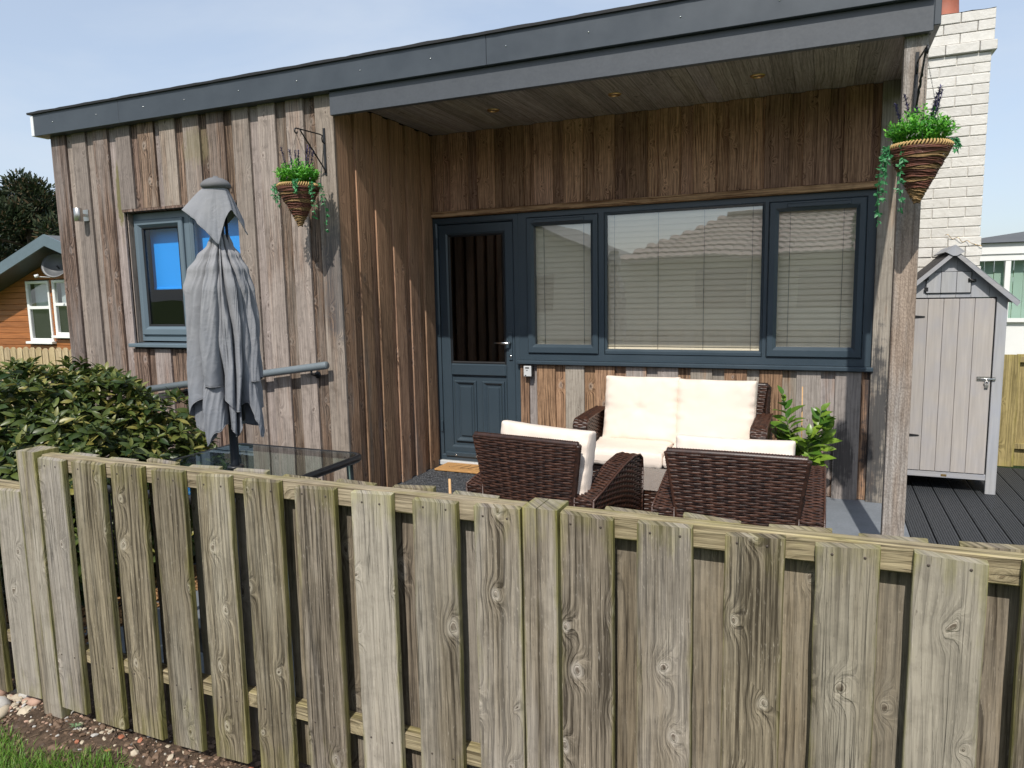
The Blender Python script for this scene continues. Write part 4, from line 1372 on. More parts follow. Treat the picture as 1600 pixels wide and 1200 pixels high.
def wsolid(mb, A, B, C, D_, th=.004):
    """dark backing just under the weave"""
    A, B, C, D_ = map(Vector, (A, B, C, D_))
    nn = (B - A).cross(D_ - A).normalized()
    q = [p - nn * .006 for p in (A, B, C, D_)]
    mb.add(q, [(0, 1, 2, 3)])

def panel(mb, A, B, C, D_, cell=.043, row=.0132, curve=0.0):
    A, B, C, D_ = map(Vector, (A, B, C, D_))
    nu = max(1, round(((B - A).length + (C - D_).length) / 2 / cell)); nv = max(1, round(((D_ - A).length + (C - B).length) / 2 / row))
    weave(mb, quadP(A, B, C, D_, curve), nu, nv)
    wsolid(mb, A, B, C, D_)

def cushion(name, w, d, h, mat, parent, loc, rot=(0, 0, 0), puff=.35, seed=0, crease=.010, tuft=False, n=26):
    """stuffed box cushion with creases; w,d,h full size; thickness along local z"""
    V, F = [], []
    bm = _bm.new()
    _bm.ops.create_cube(bm, size=2.0)
    _bm.ops.subdivide_edges(bm, edges=bm.edges[:], cuts=n, use_grid_fill=True)
    e = .16
    for v in bm.verts:
        x, y, z = v.co
        # round the box edges, then let the faces swell
        px = x * w / 2; py = y * d / 2; pz = z * h / 2
        sx_ = 1 - (1 - (1 - x * x) ** .5 if abs(x) < 1 else 1) * 0
        thick = ((1 - abs(x) ** 6) * (1 - abs(y) ** 6))
        edge = (1 - puff) + puff * max(0, thick) ** .5
        pz *= edge
        bl = 1 - .035 * (abs(z) ** 3)
        px *= bl; py *= bl
        # pinched seams pull in the middle of every edge
        px *= 1 - .018 * (1 - y * y); py *= 1 - .022 * (1 - x * x)
        q = Vector((px, py, pz))
        edgeness = max(abs(x), abs(y)) ** 6
        cr = mnoise.fractal(Vector((px * 7 + seed * 5, py * 7, seed)), 1, 2, 3) * crease * (.35 + 1.3 * edgeness)
        # short gathers running in from the seam
        cr += .004 * edgeness * math.sin((py if abs(x) > abs(y) else px) * 95 + seed + 3 * mnoise.noise(Vector((px * 9, py * 9, 2))))
        if tuft:
            rr = math.hypot(px, py)
            cr -= .020 * math.exp(-(rr / .035) ** 2)
            cr += .003 * math.cos(math.atan2(py, px) * 9) * math.exp(-(rr / .09) ** 2)
        q.z += cr * (1 if z > 0 else -1) * (1 if abs(z) > .5 else 0)
        v.co = q
    m = bpy.data.meshes.new(name)
    bm.to_mesh(m); bm.free()
    for p in m.polygons: p.use_smooth = True
    m.materials.append(mat)
    m.materials.append(m_cushside)
    o = place(name, m, parent, loc)
    o.rotation_euler = rot
    md = o.modifiers.new('soften', 'SUBSURF'); md.levels = md.render_levels = 1
    return o

def armchair(cx, cyy, rz, label, seed=0, gp=-.02, cr_=0.0):
    t = empty('wicker_armchair', (cx, cyy, FL), label, 'armchair', 'dark brown wicker armchairs seen from behind')
    def W(x, y, z): return (cx + x, cyy + y, FL + z)
    # back panel: rear face (towards -y), wider at the top, gently bowed outwards
    mb = MB()
    bw, tw_, zb, zt = .192, .290, .16, .800
    zm = .52
    yb, yt = -.285, -.345
    panel(mb, W(-bw, yb, zb), W(bw, yb, zb), W(tw_, yt, zt), W(-tw_, yt, zt), curve=.012)
    # front of back
    panel(mb, W(bw, yb + .05, zb + .1), W(-bw, yb + .05, zb + .1), W(-tw_, yt + .05, zt), W(tw_, yt + .05, zt), cell=.05, row=.014)
    wrap(mb, [W(-tw_ - .002, yt + .02, zt + .001), W(-tw_ * .5, yt + .010, zt + .004), W(0, yt + .008, zt + .005), W(tw_ * .5, yt + .010, zt + .004), W(tw_ + .002, yt + .02, zt + .001)], .017)
    for s_ in (-1, 1):
        wrap(mb, [W(s_ * bw, yb + .02, zb), W(s_ * tw_, yt + .022, zt)], .018)
    mb.build('backrest', m_wicker, t)
    # arms
    for s_ in (-1, 1):
        mb = MB()
        prof = [(-.315, .535), (-.20, .560), (-.05, .600), (.08, .632), (.20, .648), (.285, .640), (.318, .615), (.325, .56)]
        xi, xo = .262, .362
        def ends(a, b, y, z): return (W(min(s_ * a, s_ * b), y, z), W(max(s_ * a, s_ * b), y, z))
        for k in range(len(prof) - 1):
            (y0, z0), (y1, z1) = prof[k], prof[k + 1]
            L0, R0 = ends(xi, xo, y0, z0); L1, R1 = ends(xi, xo, y1, z1)
            A, B, C, D_ = map(Vector, (L0, R0, R1, L1))
            nu = 3; nv = max(1, round((D_ - A).length / .0125))
            weave(mb, quadP(A, B, C, D_), nu, nv, bulge=.0030)
            wsolid(mb, A, B, C, D_)
        # rear end face, outer and inner side panels, front leg face
        L0, R0 = ends(xi, xo, -.315, .535); LB, RB = ends(xi + .01, xo - .012, -.300, .03)
        panel(mb, LB, RB, R0, L0, cell=.033)
        def side(xx, flip, taper=0):
            N = 10
            for k in range(N):
                # vertical slices following the arm line, woven horizontally
                pass
            zs = []
            yy = [-.315 + .64 * i / 16 for i in range(17)]
            def top(y):
                for q in range(len(prof) - 1):
                    if prof[q][0] <= y <= prof[q + 1][0]:
                        f = (y - prof[q][0]) / max(1e-6, prof[q + 1][0] - prof[q][0])
                        return prof[q][1] + f * (prof[q + 1][1] - prof[q][1])
                return prof[-1][1]
            nn = Vector((flip, 0, 0))
            def P(u, v):
                y = -.315 + .64 * (u if flip > 0 else 1 - u)
                tz = top(min(y, .318))
                return Vector(W(s_ * (xx - taper * (1 - v)), y, .05 + (tz - .05) * v)), nn
            weave(mb, P, 18, 44, su=3)
            V = []
            for i in range(17):
                u = i / 16
                for v in (0, 1):
                    p, _ = P(u, v); V.append(p - nn * .006)
            mb.add(V, [(i * 2, i * 2 + 2, i * 2 + 3, i * 2 + 1) for i in range(16)])
        side(xo, s_, .012)
        side(xi, -s_, 0)
        # corner strands
        for xx in (xi, xo):
            mb.tube([W(s_ * xx, y, z) for y, z in prof], .0055, 6)
        for xx, yv in ((xi, -.313), (xo, -.313), (xo, .325), (xi, .325)):
            mb.tube([W(s_ * (xx - (.012 if xx == xo else 0)), yv + .006, .02), W(s_ * xx, yv, .535 if yv < 0 else .56)], .0055, 6)
        mb.build('armrest', m_wicker, t)
    mb = MB()
    panel(mb, W(-.26, .30, .06), W(.26, .30, .06), W(.26, .30, .30), W(-.26, .30, .30), cell=.05, row=.012)
    mb.box(W(-.26, -.26, .26), W(.26, .30, .29)); mb.build('seat_base', m_wicker, t)
    cushion('seat_cushion', .52, .54, .11, m_cushion, t, W(0, .03, .345), seed=seed + 1)
    c = cushion('back_cushion', .515, .47, .13, m_cushion, t, W(gp, -.205, .618), (R(82), R(cr_), 0), seed=seed + 2, puff=.28)
    for s_ in (-1, 1):
        for yy in (-.26, .28):
            l = MB(); l.box(W(s_ * .31 - .02, yy - .02, 0.0), W(s_ * .31 + .02, yy + .02, .06)); l.build('leg', m_plastic, t)
    t.rotation_euler = (0, 0, rz)
    return t
armchair(-.325, 3.49, R(0), 'dark brown wicker armchair with cream cushion, nearest the corner post', 3)
armchair(-1.275, 3.52, R(-8), 'dark brown wicker armchair with cream cushion, in front of the door', 9, gp=.040, cr_=2.0)

# loveseat
sx0, sx1 = -1.615, -.305
sf = empty('wicker_loveseat', ((sx0 + sx1) / 2, 5.05, FL), 'dark brown wicker two seat sofa with cream cushions against the clad wall', 'sofa')
mb = MB()
for (a, b) in ((sx0, sx0 + .10), (sx1 - .10, sx1)):
    prof = [(4.83, .505), (4.845, .538), (4.88, .556), (5.05, .562), (5.25, .565), (5.43, .565)]
    mb = MB()
    for k in range(len(prof) - 1):
        (y0, z0), (y1, z1) = prof[k], prof[k + 1]
        A, B, C, D_ = (a, y0, z0), (b, y0, z0), (b, y1, z1), (a, y1, z1)
        weave(mb, quadP(A, B, C, D_), 3, max(2, round(math.hypot(y1 - y0, z1 - z0) / .0125)), bulge=.0030)
        wsolid(mb, A, B, C, D_)
    panel(mb, (a, 4.83, FL + .05), (b, 4.83, FL + .05), (b, 4.83, .505), (a, 4.83, .505))
    for xx, flip in ((a, -1), (b, 1)):
        def P(u, v, xx=xx, flip=flip):
            y = 4.83 + .60 * (u if flip > 0 else 1 - u)
            tz = prof[-1][1]
            for q in range(len(prof) - 1):
                if prof[q][0] <= y <= prof[q + 1][0]:
                    f = (y - prof[q][0]) / (prof[q + 1][0] - prof[q][0]); tz = prof[q][1] + f * (prof[q + 1][1] - prof[q][1])
            return Vector((xx, y, .0 + tz * v)), Vector((flip, 0, 0))
        weave(mb, P, 16, 42, su=3)
        V = []
        for i in range(17):
            for v in (0, 1):
                p, nn = P(i / 16, v); V.append(p - nn * .006)
        mb.add(V, [(i * 2, i * 2 + 2, i * 2 + 3, i * 2 + 1) for i in range(16)])
        mb.tube([(xx, y, z) for y, z in prof], .0055, 6)
    mb.build('armrest', m_wicker, sf)
mb = MB()
panel(mb, (sx0 + .11, 5.36, .28), (sx1 - .11, 5.36, .28), (sx1 - .04, 5.42, .765), (sx0 + .22, 5.42, .765), cell=.043, row=.0132)
panel(mb, (sx1 - .11, 5.42, .28), (sx1 - .02, 5.47, .30), (sx1 - .02, 5.50, .75), (sx1 - .06, 5.43, .765), cell=.03, row=.0132)
wrap(mb, [(sx0 + .20, 5.44, .768), ((sx0 + sx1) / 2, 5.44, .772), (sx1 - .05, 5.44, .768), (sx1 - .03, 5.46, .745), (sx1 - .05, 5.45, .5)], .019)
mb.build('backrest', m_wicker, sf)
mb = MB()
panel(mb, (sx0 + .10, 4.80, FL + .06), (sx1 - .10, 4.80, FL + .06), (sx1 - .10, 4.80, .24), (sx0 + .10, 4.80, .24))
mb.box((sx0 + .10, 4.81, .20), (sx1 - .10, 5.40, .245)); mb.build('seat_base', m_wicker, sf)
cushion('seat_cushion', .560, .66, .125, m_cushion, sf, (-1.236, 5.055, .318), seed=21, puff=.2)
cushion('seat_cushion', .560, .66, .125, m_cushion, sf, (-.676, 5.055, .318), seed=22, puff=.2)
cushion('back_cushion', .560, .50, .17, m_cushion, sf, (-1.215, 5.245, .582), (R(76), R(0), R(1)), seed=23, tuft=True, crease=.016)
cushion('back_cushion', .560, .49, .17, m_cushion, sf, (-.680, 5.245, .578), (R(77), R(0), R(-2)), seed=24, crease=.016)

# coffee table
cf = empty('coffee_table', (-.88, 4.10, FL), 'low wicker coffee table with a glass top between the chairs and sofa', 'table')
mb = MB(); mb.box((-1.20, 3.84, .362), (-.52, 4.34, .370)); mb.build('glass_top', glass('bronze_glass', (.70, .62, .55), 1.8, .02, .12), cf)
mb = MB()
panel(mb, (-1.19, 3.852, .16), (-.53, 3.852, .16), (-.53, 3.852, .355), (-1.19, 3.852, .355))
panel(mb, (-1.188, 4.33, .16), (-1.188, 3.852, .16), (-1.188, 3.852, .355), (-1.188, 4.33, .355))
panel(mb, (-1.188, 3.852, .352), (-.53, 3.852, .352), (-.53, 4.33, .352), (-1.188, 4.33, .352), cell=.034, row=.012)
panel(mb, (-1.188, 3.852, .06), (-.53, 3.852, .06), (-.53, 4.33, .06), (-1.188, 4.33, .06), cell=.034, row=.012)
mb.build('table_body', m_wicker, cf)
for xx in (-1.165, -.555):
    for yy in (3.875, 4.305):
        l = MB(); l.box((xx - .022, yy - .022, FL), (xx + .022, yy + .022, .345)); l.build('leg', m_wicker, cf)

# ================================================================== MATS
t = empty('rubber_mat', (-2.65, 5.1, FL), 'black pebble textured rubber mat covering the porch floor by the door', 'mat')
box('base', (-3.075, 4.30, FL + .0005), (-2.18, 5.50, FL + .010), m_rubber, t, .003)
random.seed(3)
mb = MB()
for i in range(2600):
    x, y = random.uniform(-3.06, -2.19), random.uniform(4.32, 5.49)
    s_ = random.uniform(.007, .014); a = random.uniform(0, PI)
    V = []
    for k in range(6):
        an = a + k * PI / 3
        V.append((x + s_ * math.cos(an), y + s_ * math.sin(an), FL + .0095))
    for k in range(6):
        an = a + k * PI / 3
        V.append((x + s_ * .6 * math.cos(an), y + s_ * .6 * math.sin(an), FL + .0155))
    mb.add(V, [(k, (k + 1) % 6, (k + 1) % 6 + 6, k + 6) for k in range(6)] + [tuple(range(6, 12))], 0, False)
mb.build('pebble_relief', m_rubber, t, 'stuff')
t = empty('coir_mat', (-2.80, 5.40, FL), 'orange brown coir doormat with dark cursive writing in front of the door', 'doormat')
box('pile', (-3.02, 5.27, FL + .0165), (-2.36, 5.515, FL + .034), m_coir, t, .004)
mb = MB()
zt = FL + .0352
def stroke(P, w=.006):
    for k in range(len(P) - 1):
        (x0, y0), (x1, y1) = P[k], P[k + 1]
        L = math.hypot(x1 - x0, y1 - y0) or 1
        nx, ny = -(y1 - y0) / L * w / 2, (x1 - x0) / L * w / 2
        mb.add([(x0 - nx, y0 - ny, zt), (x1 - nx, y1 - ny, zt), (x1 + nx, y1 + ny, zt), (x0 + nx, y0 + ny, zt)], [(0, 1, 2, 3)])
# run of slanting cursive strokes, as faint as on the mat
curs = []
curs.append([(-2.93, 5.375), (-2.915, 5.355), (-2.90, 5.36), (-2.87, 5.41), (-2.84, 5.44)])
for cx in (-2.80, -2.725):
    curs.append([(cx - .03, 5.345), (cx + .01, 5.38), (cx + .045, 5.44), (cx + .035, 5.462), (cx + .012, 5.43), (cx - .012, 5.36), (cx, 5.335), (cx + .04, 5.35)])
curs.append([(-2.665, 5.35), (-2.63, 5.385), (-2.612, 5.372), (-2.64, 5.34), (-2.60, 5.345)])
curs.append([(-2.60, 5.345), (-2.555, 5.41), (-2.54, 5.45), (-2.555, 5.455), (-2.578, 5.37), (-2.56, 5.34), (-2.51, 5.375), (-2.49, 5.35), (-2.45, 5.40)])
def smooth(P, it=3):
    for _ in range(it):
        Q = [P[0]]
        for k in range(len(P) - 1):
            a, b = P[k], P[k + 1]
            Q += [(a[0] * .75 + b[0] * .25, a[1] * .75 + b[1] * .25), (a[0] * .25 + b[0] * .75, a[1] * .25 + b[1] * .75)]
        P = Q + [P[-1]]
    return P
for P in curs: stroke(smooth(P))
mb.build('lettering', m_ink, t, 'stuff')
cn = MB(); cn.tube([(-1.362, 2.50, -.08), (-1.360, 2.50, .35), (-1.363, 2.50, .725)], [.0065, .006, .0055], 8)
o = cn.build('bamboo_stake', m_cane, None); tag(o, 'short bamboo stake poking up behind the fence left of the armchair', 'stake')

# ================================================================== LEAVES
def leaf_geo(L, W, fold=.22, droop=.25, seg=4):
    """pointed oval leaf along +x; returns verts, faces"""
    V = []; F = []
    for i in range(seg + 1):
        t_ = i / seg
        w = W * math.sin(PI * min(1, t_ ** .85)) ** .8 if 0 < t_ < 1 else 0
        x = L * t_; z = -droop * L * t_ * t_
        V += [(x, -w / 2, z + fold * w), (x, 0, z), (x, w / 2, z + fold * w)]
    for i in range(seg):
        a = i * 3
        if i == 0: F += [(1, 3, 4), (1, 4, 5)]
        elif i == seg - 1: F += [(a, a + 4, a + 1), (a + 1, a + 4, a + 2)]
        else: F += [(a, a + 3, a + 4, a + 1), (a + 1, a + 4, a + 5, a + 2)]
    return [Vector(v) for v in V], F

def frame_from(dirv, up=Vector((0, 0, 1)), roll=0):
    x = dirv.normalized()
    y = up.cross(x)
    if y.length < 1e-3: y = Vector((0, 1, 0)).cross(x)
    y.normalize(); z = x.cross(y)
    m_ = Matrix((x, y, z)).transposed()
    return m_ @ Matrix.Rotation(roll, 3, 'X')

# shrub
random.seed(12)
SH = empty('evergreen_shrub', (-3.92, 2.66, -.08), 'rounded dark evergreen shrub left of the parasol behind the fence', 'shrub')
lv = []
LV, LF = leaf_geo(1, .40, .20, .20)
SC, SR = Vector((-3.92, 2.66, .42)), Vector((.84, .72, .635))
def shrub_r(d):
    return 1 + .15 * mnoise.noise(d * 2.2 + Vector((3, 1, 8))) + .12 * mnoise.noise(d * 5.5)
for i in range(1700):
    d = Vector((random.gauss(0, 1), random.gauss(0, 1), random.gauss(0, 1))).normalized()
    if d.y > .65: continue
    if d.z < -.75: continue
    k = shrub_r(d) * random.uniform(.93, 1.05)
    p = SC + Vector((d.x * SR.x, d.y * SR.y, d.z * SR.z)) * k
    if p.x > -2.50 or p.y < 1.70: continue
    nrm = Vector((d.x / SR.x, d.y / SR.y, d.z / SR.z)).normalized()
    ax = (nrm * .8 + Vector((0, 0, .75)) + Vector((random.uniform(-.4, .4), random.uniform(-.4, .4), random.uniform(-.2, .2)))).normalized()
    nl = random.randint(7, 10)
    a0 = random.uniform(0, 6.28)
    u = ax.orthogonal().normalized(); w = ax.cross(u)
    for j in range(nl):
        a = a0 + j * 2.399
        open_ = .35 + .75 * (1 - j / nl)
        dv = (ax * (1.15 - open_) + (u * math.cos(a) + w * math.sin(a)) * open_).normalized()
        L = random.uniform(.056, .096) * (1 - .35 * j / nl)
        base = p + ax * (.012 * j / nl * 2)
        tip = (j >= nl - 2 and random.random() < .45)
        lv.append((base, dv, L, random.uniform(-.6, .6), tip, ax))
# inner leaves for depth
for i in range(6500):
    d = Vector((random.gauss(0, 1), random.gauss(0, 1), random.gauss(0, 1))).normalized()
    k = shrub_r(d) * random.uniform(.45, .95)
    p = SC + Vector((d.x * SR.x, d.y * SR.y, d.z * SR.z)) * k
    if p.x > -2.5 or p.z < 0: continue
    dv = (d + Vector((random.uniform(-1, 1), random.uniform(-1, 1), random.uniform(-.6, .6)))).normalized()
    lv.append((p, dv, random.uniform(.06, .10), random.uniform(-1.5, 1.5), False, Vector((0, 0, 1))))
camp = Vector((0, 0, H))
def score(q):
    p, dv, L, rl, tip, ax = q
    d = (p - camp)
    face = abs(frame_from(dv, ax, rl).col[2].dot(d.normalized()))
    vis = 1 if (p - SC).dot(Vector((0, -1, .5))) > .25 and p.x > -4.3 and p.z > .55 else .3
    return -L * (.4 + face) / d.length * vis
lv.sort(key=score)
mb = MB(); mbt = MB()
leafmeshes = {}
for idx, (p, dv, L, rl, tip, ax) in enumerate(lv):
    fr_ = frame_from(dv, ax, rl)
    if idx < 290:
        key = (round(L, 2), tip)
        if key not in leafmeshes:
            m = bpy.data.meshes.new('leaf'); m.from_pydata([v * key[0] for v in LV], [], LF); m.materials.append(m_shrubtip if tip else m_shrub)
            for q in m.polygons: q.use_smooth = True
            leafmeshes[key] = m
        o = place('leaf', leafmeshes[key], SH, p)
        o.rotation_euler = fr_.to_euler()
    else:
        (mbt if tip else mb).add([p + fr_ @ (v * L) for v in LV], LF, 0, True)
mb.build('foliage', m_shrub, SH, 'stuff'); mbt.build('young_shoots', m_shrubtip, SH, 'stuff')
mb = MB()
for i in range(34):
    a = random.uniform(0, 6.28); r_ = random.uniform(.1, .85)
    e = SC + Vector((math.cos(a) * r_ * SR.x, math.sin(a) * r_ * SR.y, random.uniform(.0, .4)))
    mb.tube([(SC.x + .15 * math.cos(a), SC.y + .12 * math.sin(a), -.09), (SC.x + (e.x - SC.x) * .45, SC.y + (e.y - SC.y) * .45, .22), e], [.012, .008, .004], 6)
mb.build('stem', m_bark, SH, 'stuff')

# potted laurel beside the sofa
random.seed(44)
PP = empty('potted_laurel', (-.115, 5.28, FL), 'young bright green laurel in a black pot between the sofa and corner post', 'potted plant')
mb = MB(); mb.lathe([(.001, 0), (.085, 0), (.112, .205), (.122, .207), (.122, .232), (.112, .232), (.105, .20), (.001, .19)], (-.115, 5.28, FL), 24); mb.build('pot', m_plastic, PP)
mb = MB(); mb.lathe([(.001, .203), (.106, .203)], (-.115, 5.28, FL), 16); mb.build('compost', m_bedsoil, PP)
cn = MB(); cn.tube([(-.10, 5.27, .15), (-.108, 5.262, .79)], .0045, 6); cn.build('cane', m_cane, PP)
PL, PLF = leaf_geo(1, .50, .14, .30)
shoots = [((-.17, 5.27, .15), (-.235, 5.20, .76)), ((-.15, 5.26, .15), (-.20, 5.16, .60)), ((-.08, 5.27, .15), (.015, 5.20, .66)), ((-.06, 5.27, .15), (.055, 5.18, .60)), ((-.1, 5.26, .15), (-.06, 5.12, .50)), ((-.1, 5.25, .12), (-.02, 5.10, .34)), ((-.15, 5.3, .15), (-.28, 5.24, .50))]
cnt = 0
for (b_, e_) in shoots:
    b_, e_ = Vector(b_), Vector(e_)
    s = MB(); mid_ = (b_ + e_) / 2 + Vector((.02, -.015, 0)); s.tube([b_, mid_, e_], [.004, .003, .0018], 6); s.build('stem', m_stem, PP)
    n = 18
    for j in range(n):
        f = .24 + .76 * j / n
        p = b_.lerp(mid_, f * 2) if f < .5 else mid_.lerp(e_, f * 2 - 1)
        ax = (e_ - b_).normalized()
        u = ax.orthogonal().normalized(); w = ax.cross(u); a = j * 2.399 + cnt
        open_ = .95 - .55 * f ** 3
        dv = (ax * (1.0 - open_ * .6) + (u * math.cos(a) + w * math.sin(a)) * open_ + Vector((0, -.15, .12))).normalized()
        L = random.uniform(.095, .150) * (1.0 if f < .85 else .62)
        key = ('p', round(L, 2))
        if key not in leafmeshes:
            m = bpy.data.meshes.new('leaf'); m.from_pydata([v * key[1] for v in PL], [], PLF); m.materials.append(m_pot_leaf)
            for q in m.polygons: q.use_smooth = True
            leafmeshes[key] = m
        o = place('leaf', leafmeshes[key], PP, p); o.rotation_euler = frame_from(dv, Vector((0, -.5, 1)), random.uniform(-.5, .5)).to_euler()
        cnt += 1

# ================================================================== HANGING BASKETS AND BRACKETS
def bracket(x, ywall, z, L, label, drop=.30, skew=0):
    t = empty('plant_bracket', (x, ywall, z), label, 'bracket')
    mb = MB()
    mb.box((x - .008, ywall - .006, z - drop + .02), (x + .008, ywall + .001, z + .06)); mb.build('wall_plate', m_blackmetal, t)
    mb = MB()
    arm = [(x, ywall - .006, z - .04), (x, ywall - .022, z - .035), (x, ywall - .030, z - .012), (x, ywall - .022, z + .008), (x + skew * .1, ywall - .05, z + .012)]
    arm += [(x + skew * .95, ywall - L * .95, z + .012)]
    for k in range(9):
        a = R(95 - k * 34)
        rr = .020 - .0014 * k
        arm.append((x + skew, ywall - L + .0 - rr * math.cos(R(90 - k * 34)) * -1 * -1, z - .008 + rr * math.sin(R(90 - k * 34))))
    mb.tube(arm, .0048, 8); mb.build('arm', m_blackmetal, t)
    mb = MB()
    br = []
    n = 24
    for k in range(n + 1):
        f = k / n
        tw = .002 * math.sin(f * 40) if .35 < f < .65 else 0
        br.append((x + skew * .82 * (1 - f) + tw, ywall - L * .82 * (1 - f) - .014, z + .006 - (drop - .05) * f))
    br += [(x, ywall - .010, z - drop + .035), (x, ywall - .016, z - drop + .058), (x, ywall - .028, z - drop + .062)]
    mb.tube(br, [.0048 + (.0022 if .35 < k / n < .65 and k % 2 else 0) for k in range(len(br))], 8); mb.build('brace', m_blackmetal, t)
    return t
bracket(-3.165, 4.178, 2.545, .265, 'black wrought iron bracket on the clad front left of the porch', .27, -.02)
bracket(.388, 4.186, 2.535, .265, 'black wrought iron bracket on the porch post', .30, .015)

def basket(cx, cyy, zr, rad, hh, hook, label, seed, trails):
    random.seed(seed)
    t = empty('hanging_basket', (cx, cyy, zr - hh), label, 'hanging basket')
    # liner cone
    mb = MB(); mb.lathe([(.012, zr - hh + .01), (rad * .9, zr - .02), (rad * .92, zr - .005), (.001, zr - .02)], (cx, cyy, 0), 28); mb.build('liner', m_twig2, t)
    # wound strands, several per course
    courses = 15
    for c in range(courses):
        f = c / (courses - 1)
        z0 = zr - .022 - (hh - .035) * f
        r0 = rad * (1 - f) * .98 + .014
        kind = 1 if c % 3 != 2 else 2
        if c > courses - 5: kind = 2
        mb = MB()
        for q in range(6):
            ph = random.uniform(0, 6.28); ah = random.uniform(.002, .007)
            P_ = []
            dz = (q - 2.5) * .0033
            for i in range(26):
                a = i / 26 * 2 * PI
                P_.append((cx + (r0 - dz * -.35 + .0026 * math.sin(3 * a + ph) + random.uniform(-.001, .001)) * math.cos(a), cyy + (r0 + .0026 * math.sin(3 * a + ph)) * math.sin(a),
                           z0 + dz + ah * math.sin(2 * a + ph) + .0015 * math.sin(7 * a + ph * 3)))
            mb.tube(P_, random.uniform(.0020, .0036), 5, closed=True)
        # stray ends
        for q in range(3):
            a = random.uniform(0, 6.28)
            mb.tube([(cx + r0 * math.cos(a), cyy + r0 * math.sin(a), z0), (cx + (r0 + .012) * math.cos(a + .18), cyy + (r0 + .012) * math.sin(a + .18), z0 + random.uniform(-.01, .01))], [.0015, .0006], 4)
        mb.build('woven_course', [None, m_twig, m_twig2][kind], t)
    mb = MB()   # plaited rim
    n = 54
    for k in range(n):
        a = 2 * PI * k / n; a2 = a + .20
        V0 = Vector((cx + (rad + .012) * math.cos(a), cyy + (rad + .012) * math.sin(a), zr - .020))
        V1 = Vector((cx + (rad + .004) * math.cos((a + a2) / 2), cyy + (rad + .004) * math.sin((a + a2) / 2), zr + .006))
        V2 = Vector((cx + (rad - .012) * math.cos(a2), cyy + (rad - .012) * math.sin(a2), zr - .004))
        Vm = Vector((cx + (rad + .016) * math.cos(a + .06), cyy + (rad + .016) * math.sin(a + .06), zr - .004))
        mb.tube([V0, Vm, V1, V2], [.0030, .0045, .0045, .003], 5)
    mb.build('rim', m_straw, t)
    mb = MB()
    hk_ = Vector(hook)
    for k in range(3):
        a = 2 * PI * k / 3 + .5
        e = Vector((cx + rad * math.cos(a), cyy + rad * math.sin(a), zr))
        nlk = 26
        for i in range(nlk):
            p0 = hk_.lerp(e, i / nlk); p1 = hk_.lerp(e, (i + 1.15) / nlk)
            s_ = Vector((.0016, 0, 0)) if i % 2 else Vector((0, .0016, 0))
            mb.tube([p0 - s_, p1 - s_, p1 + s_, p0 + s_], .0006, 4, closed=True)
    mb.build('chain', m_blackmetal, t)
    # dome of fine plastic foliage
    mb = MB()
    SL, SF = leaf_geo(1, .42, .15, .2, 2)
    for i in range(420):
        d = Vector((random.gauss(0, 1), random.gauss(0, 1), abs(random.gauss(0, .9)))).normalized()
        p0 = Vector((cx + d.x * rad * .70, cyy + d.y * rad * .70, zr - .005))
        hgt = .185 * (1 - .55 * (d.x ** 2 + d.y ** 2)) * (1 + .35 * mnoise.noise(d * 3 + Vector((seed, 0, 0))))
        tip_ = Vector((cx + d.x * rad * random.uniform(.9, 1.28), cyy + d.y * rad * random.uniform(.9, 1.28), zr + .012 + hgt * random.uniform(.55, 1.0)))
        for j in range(8):
            f = (j + 1.5) / 9.5
            p = p0.lerp(tip_, f)
            dv = ((tip_ - p0).normalized() * .6 + Vector((random.uniform(-1, 1), random.uniform(-1, 1), random.uniform(-.4, .8)))).normalized()
            L = random.uniform(.015, .030)
            fr_ = frame_from(dv, Vector((0, -.4, 1)), random.uniform(-.8, .8))
            mb.add([p + fr_ @ (v * L) for v in SL], SF, 0)
    mb.build('foliage', m_tiny, t, 'stuff')
    # trailing vines
    for (a, ln, out) in trails:
        mb = MB()
        p = Vector((cx + rad * math.cos(a), cyy + rad * math.sin(a), zr))
        P_ = []
        for i in range(14):
            f = i / 13
            P_.append(p + Vector((math.cos(a) * (out * math.sin(f * 2.0)), math.sin(a) * out * math.sin(f * 2.0), .02 * math.sin(f * 3) - ln * f * f - ln * .0 * f)) + Vector((.006 * math.sin(f * 9 + a), 0, 0)))
        mb.tube(P_, .0011, 4)
        for i in range(2, 14):
            for q in range(5):
                dv = Vector((random.uniform(-1, 1), random.uniform(-1, 1), random.uniform(-.9, .4))).normalized()
                L = random.uniform(.018, .030); fr_ = frame_from(dv, Vector((0, -1, .3)), random.uniform(-.8, .8))
                mb.add([P_[i] + Vector((random.uniform(-.004, .004), 0, random.uniform(-.006, .006))) + fr_ @ (v * L) for v in SL], SF, 0)
        mb.build('trailing_vine', m_tiny2, t, 'stuff')
    # lavender spikes
    for k in range(7):
        a = random.uniform(0, 6.28); r_ = rad * random.uniform(.15, .7)
        b_ = Vector((cx + r_ * math.cos(a), cyy + r_ * math.sin(a), zr + .02)); e = b_ + Vector((math.cos(a) * .05, math.sin(a) * .05 - .01, random.uniform(.17, .225)))
        mb = MB(); mb.tube([b_, e], .0015, 4)
        for j in range(110):
            f = random.uniform(.5, 1.0); p = b_.lerp(e, f)
            dv = Vector((random.uniform(-1, 1), random.uniform(-1, 1), random.uniform(0, 1.2))).normalized(); L = random.uniform(.010, .018)
            fr_ = frame_from(dv); mb.add([p + fr_ @ (v * L) for v in SL], SF, 0)
        mb.build('lavender_spike', m_lav, t)
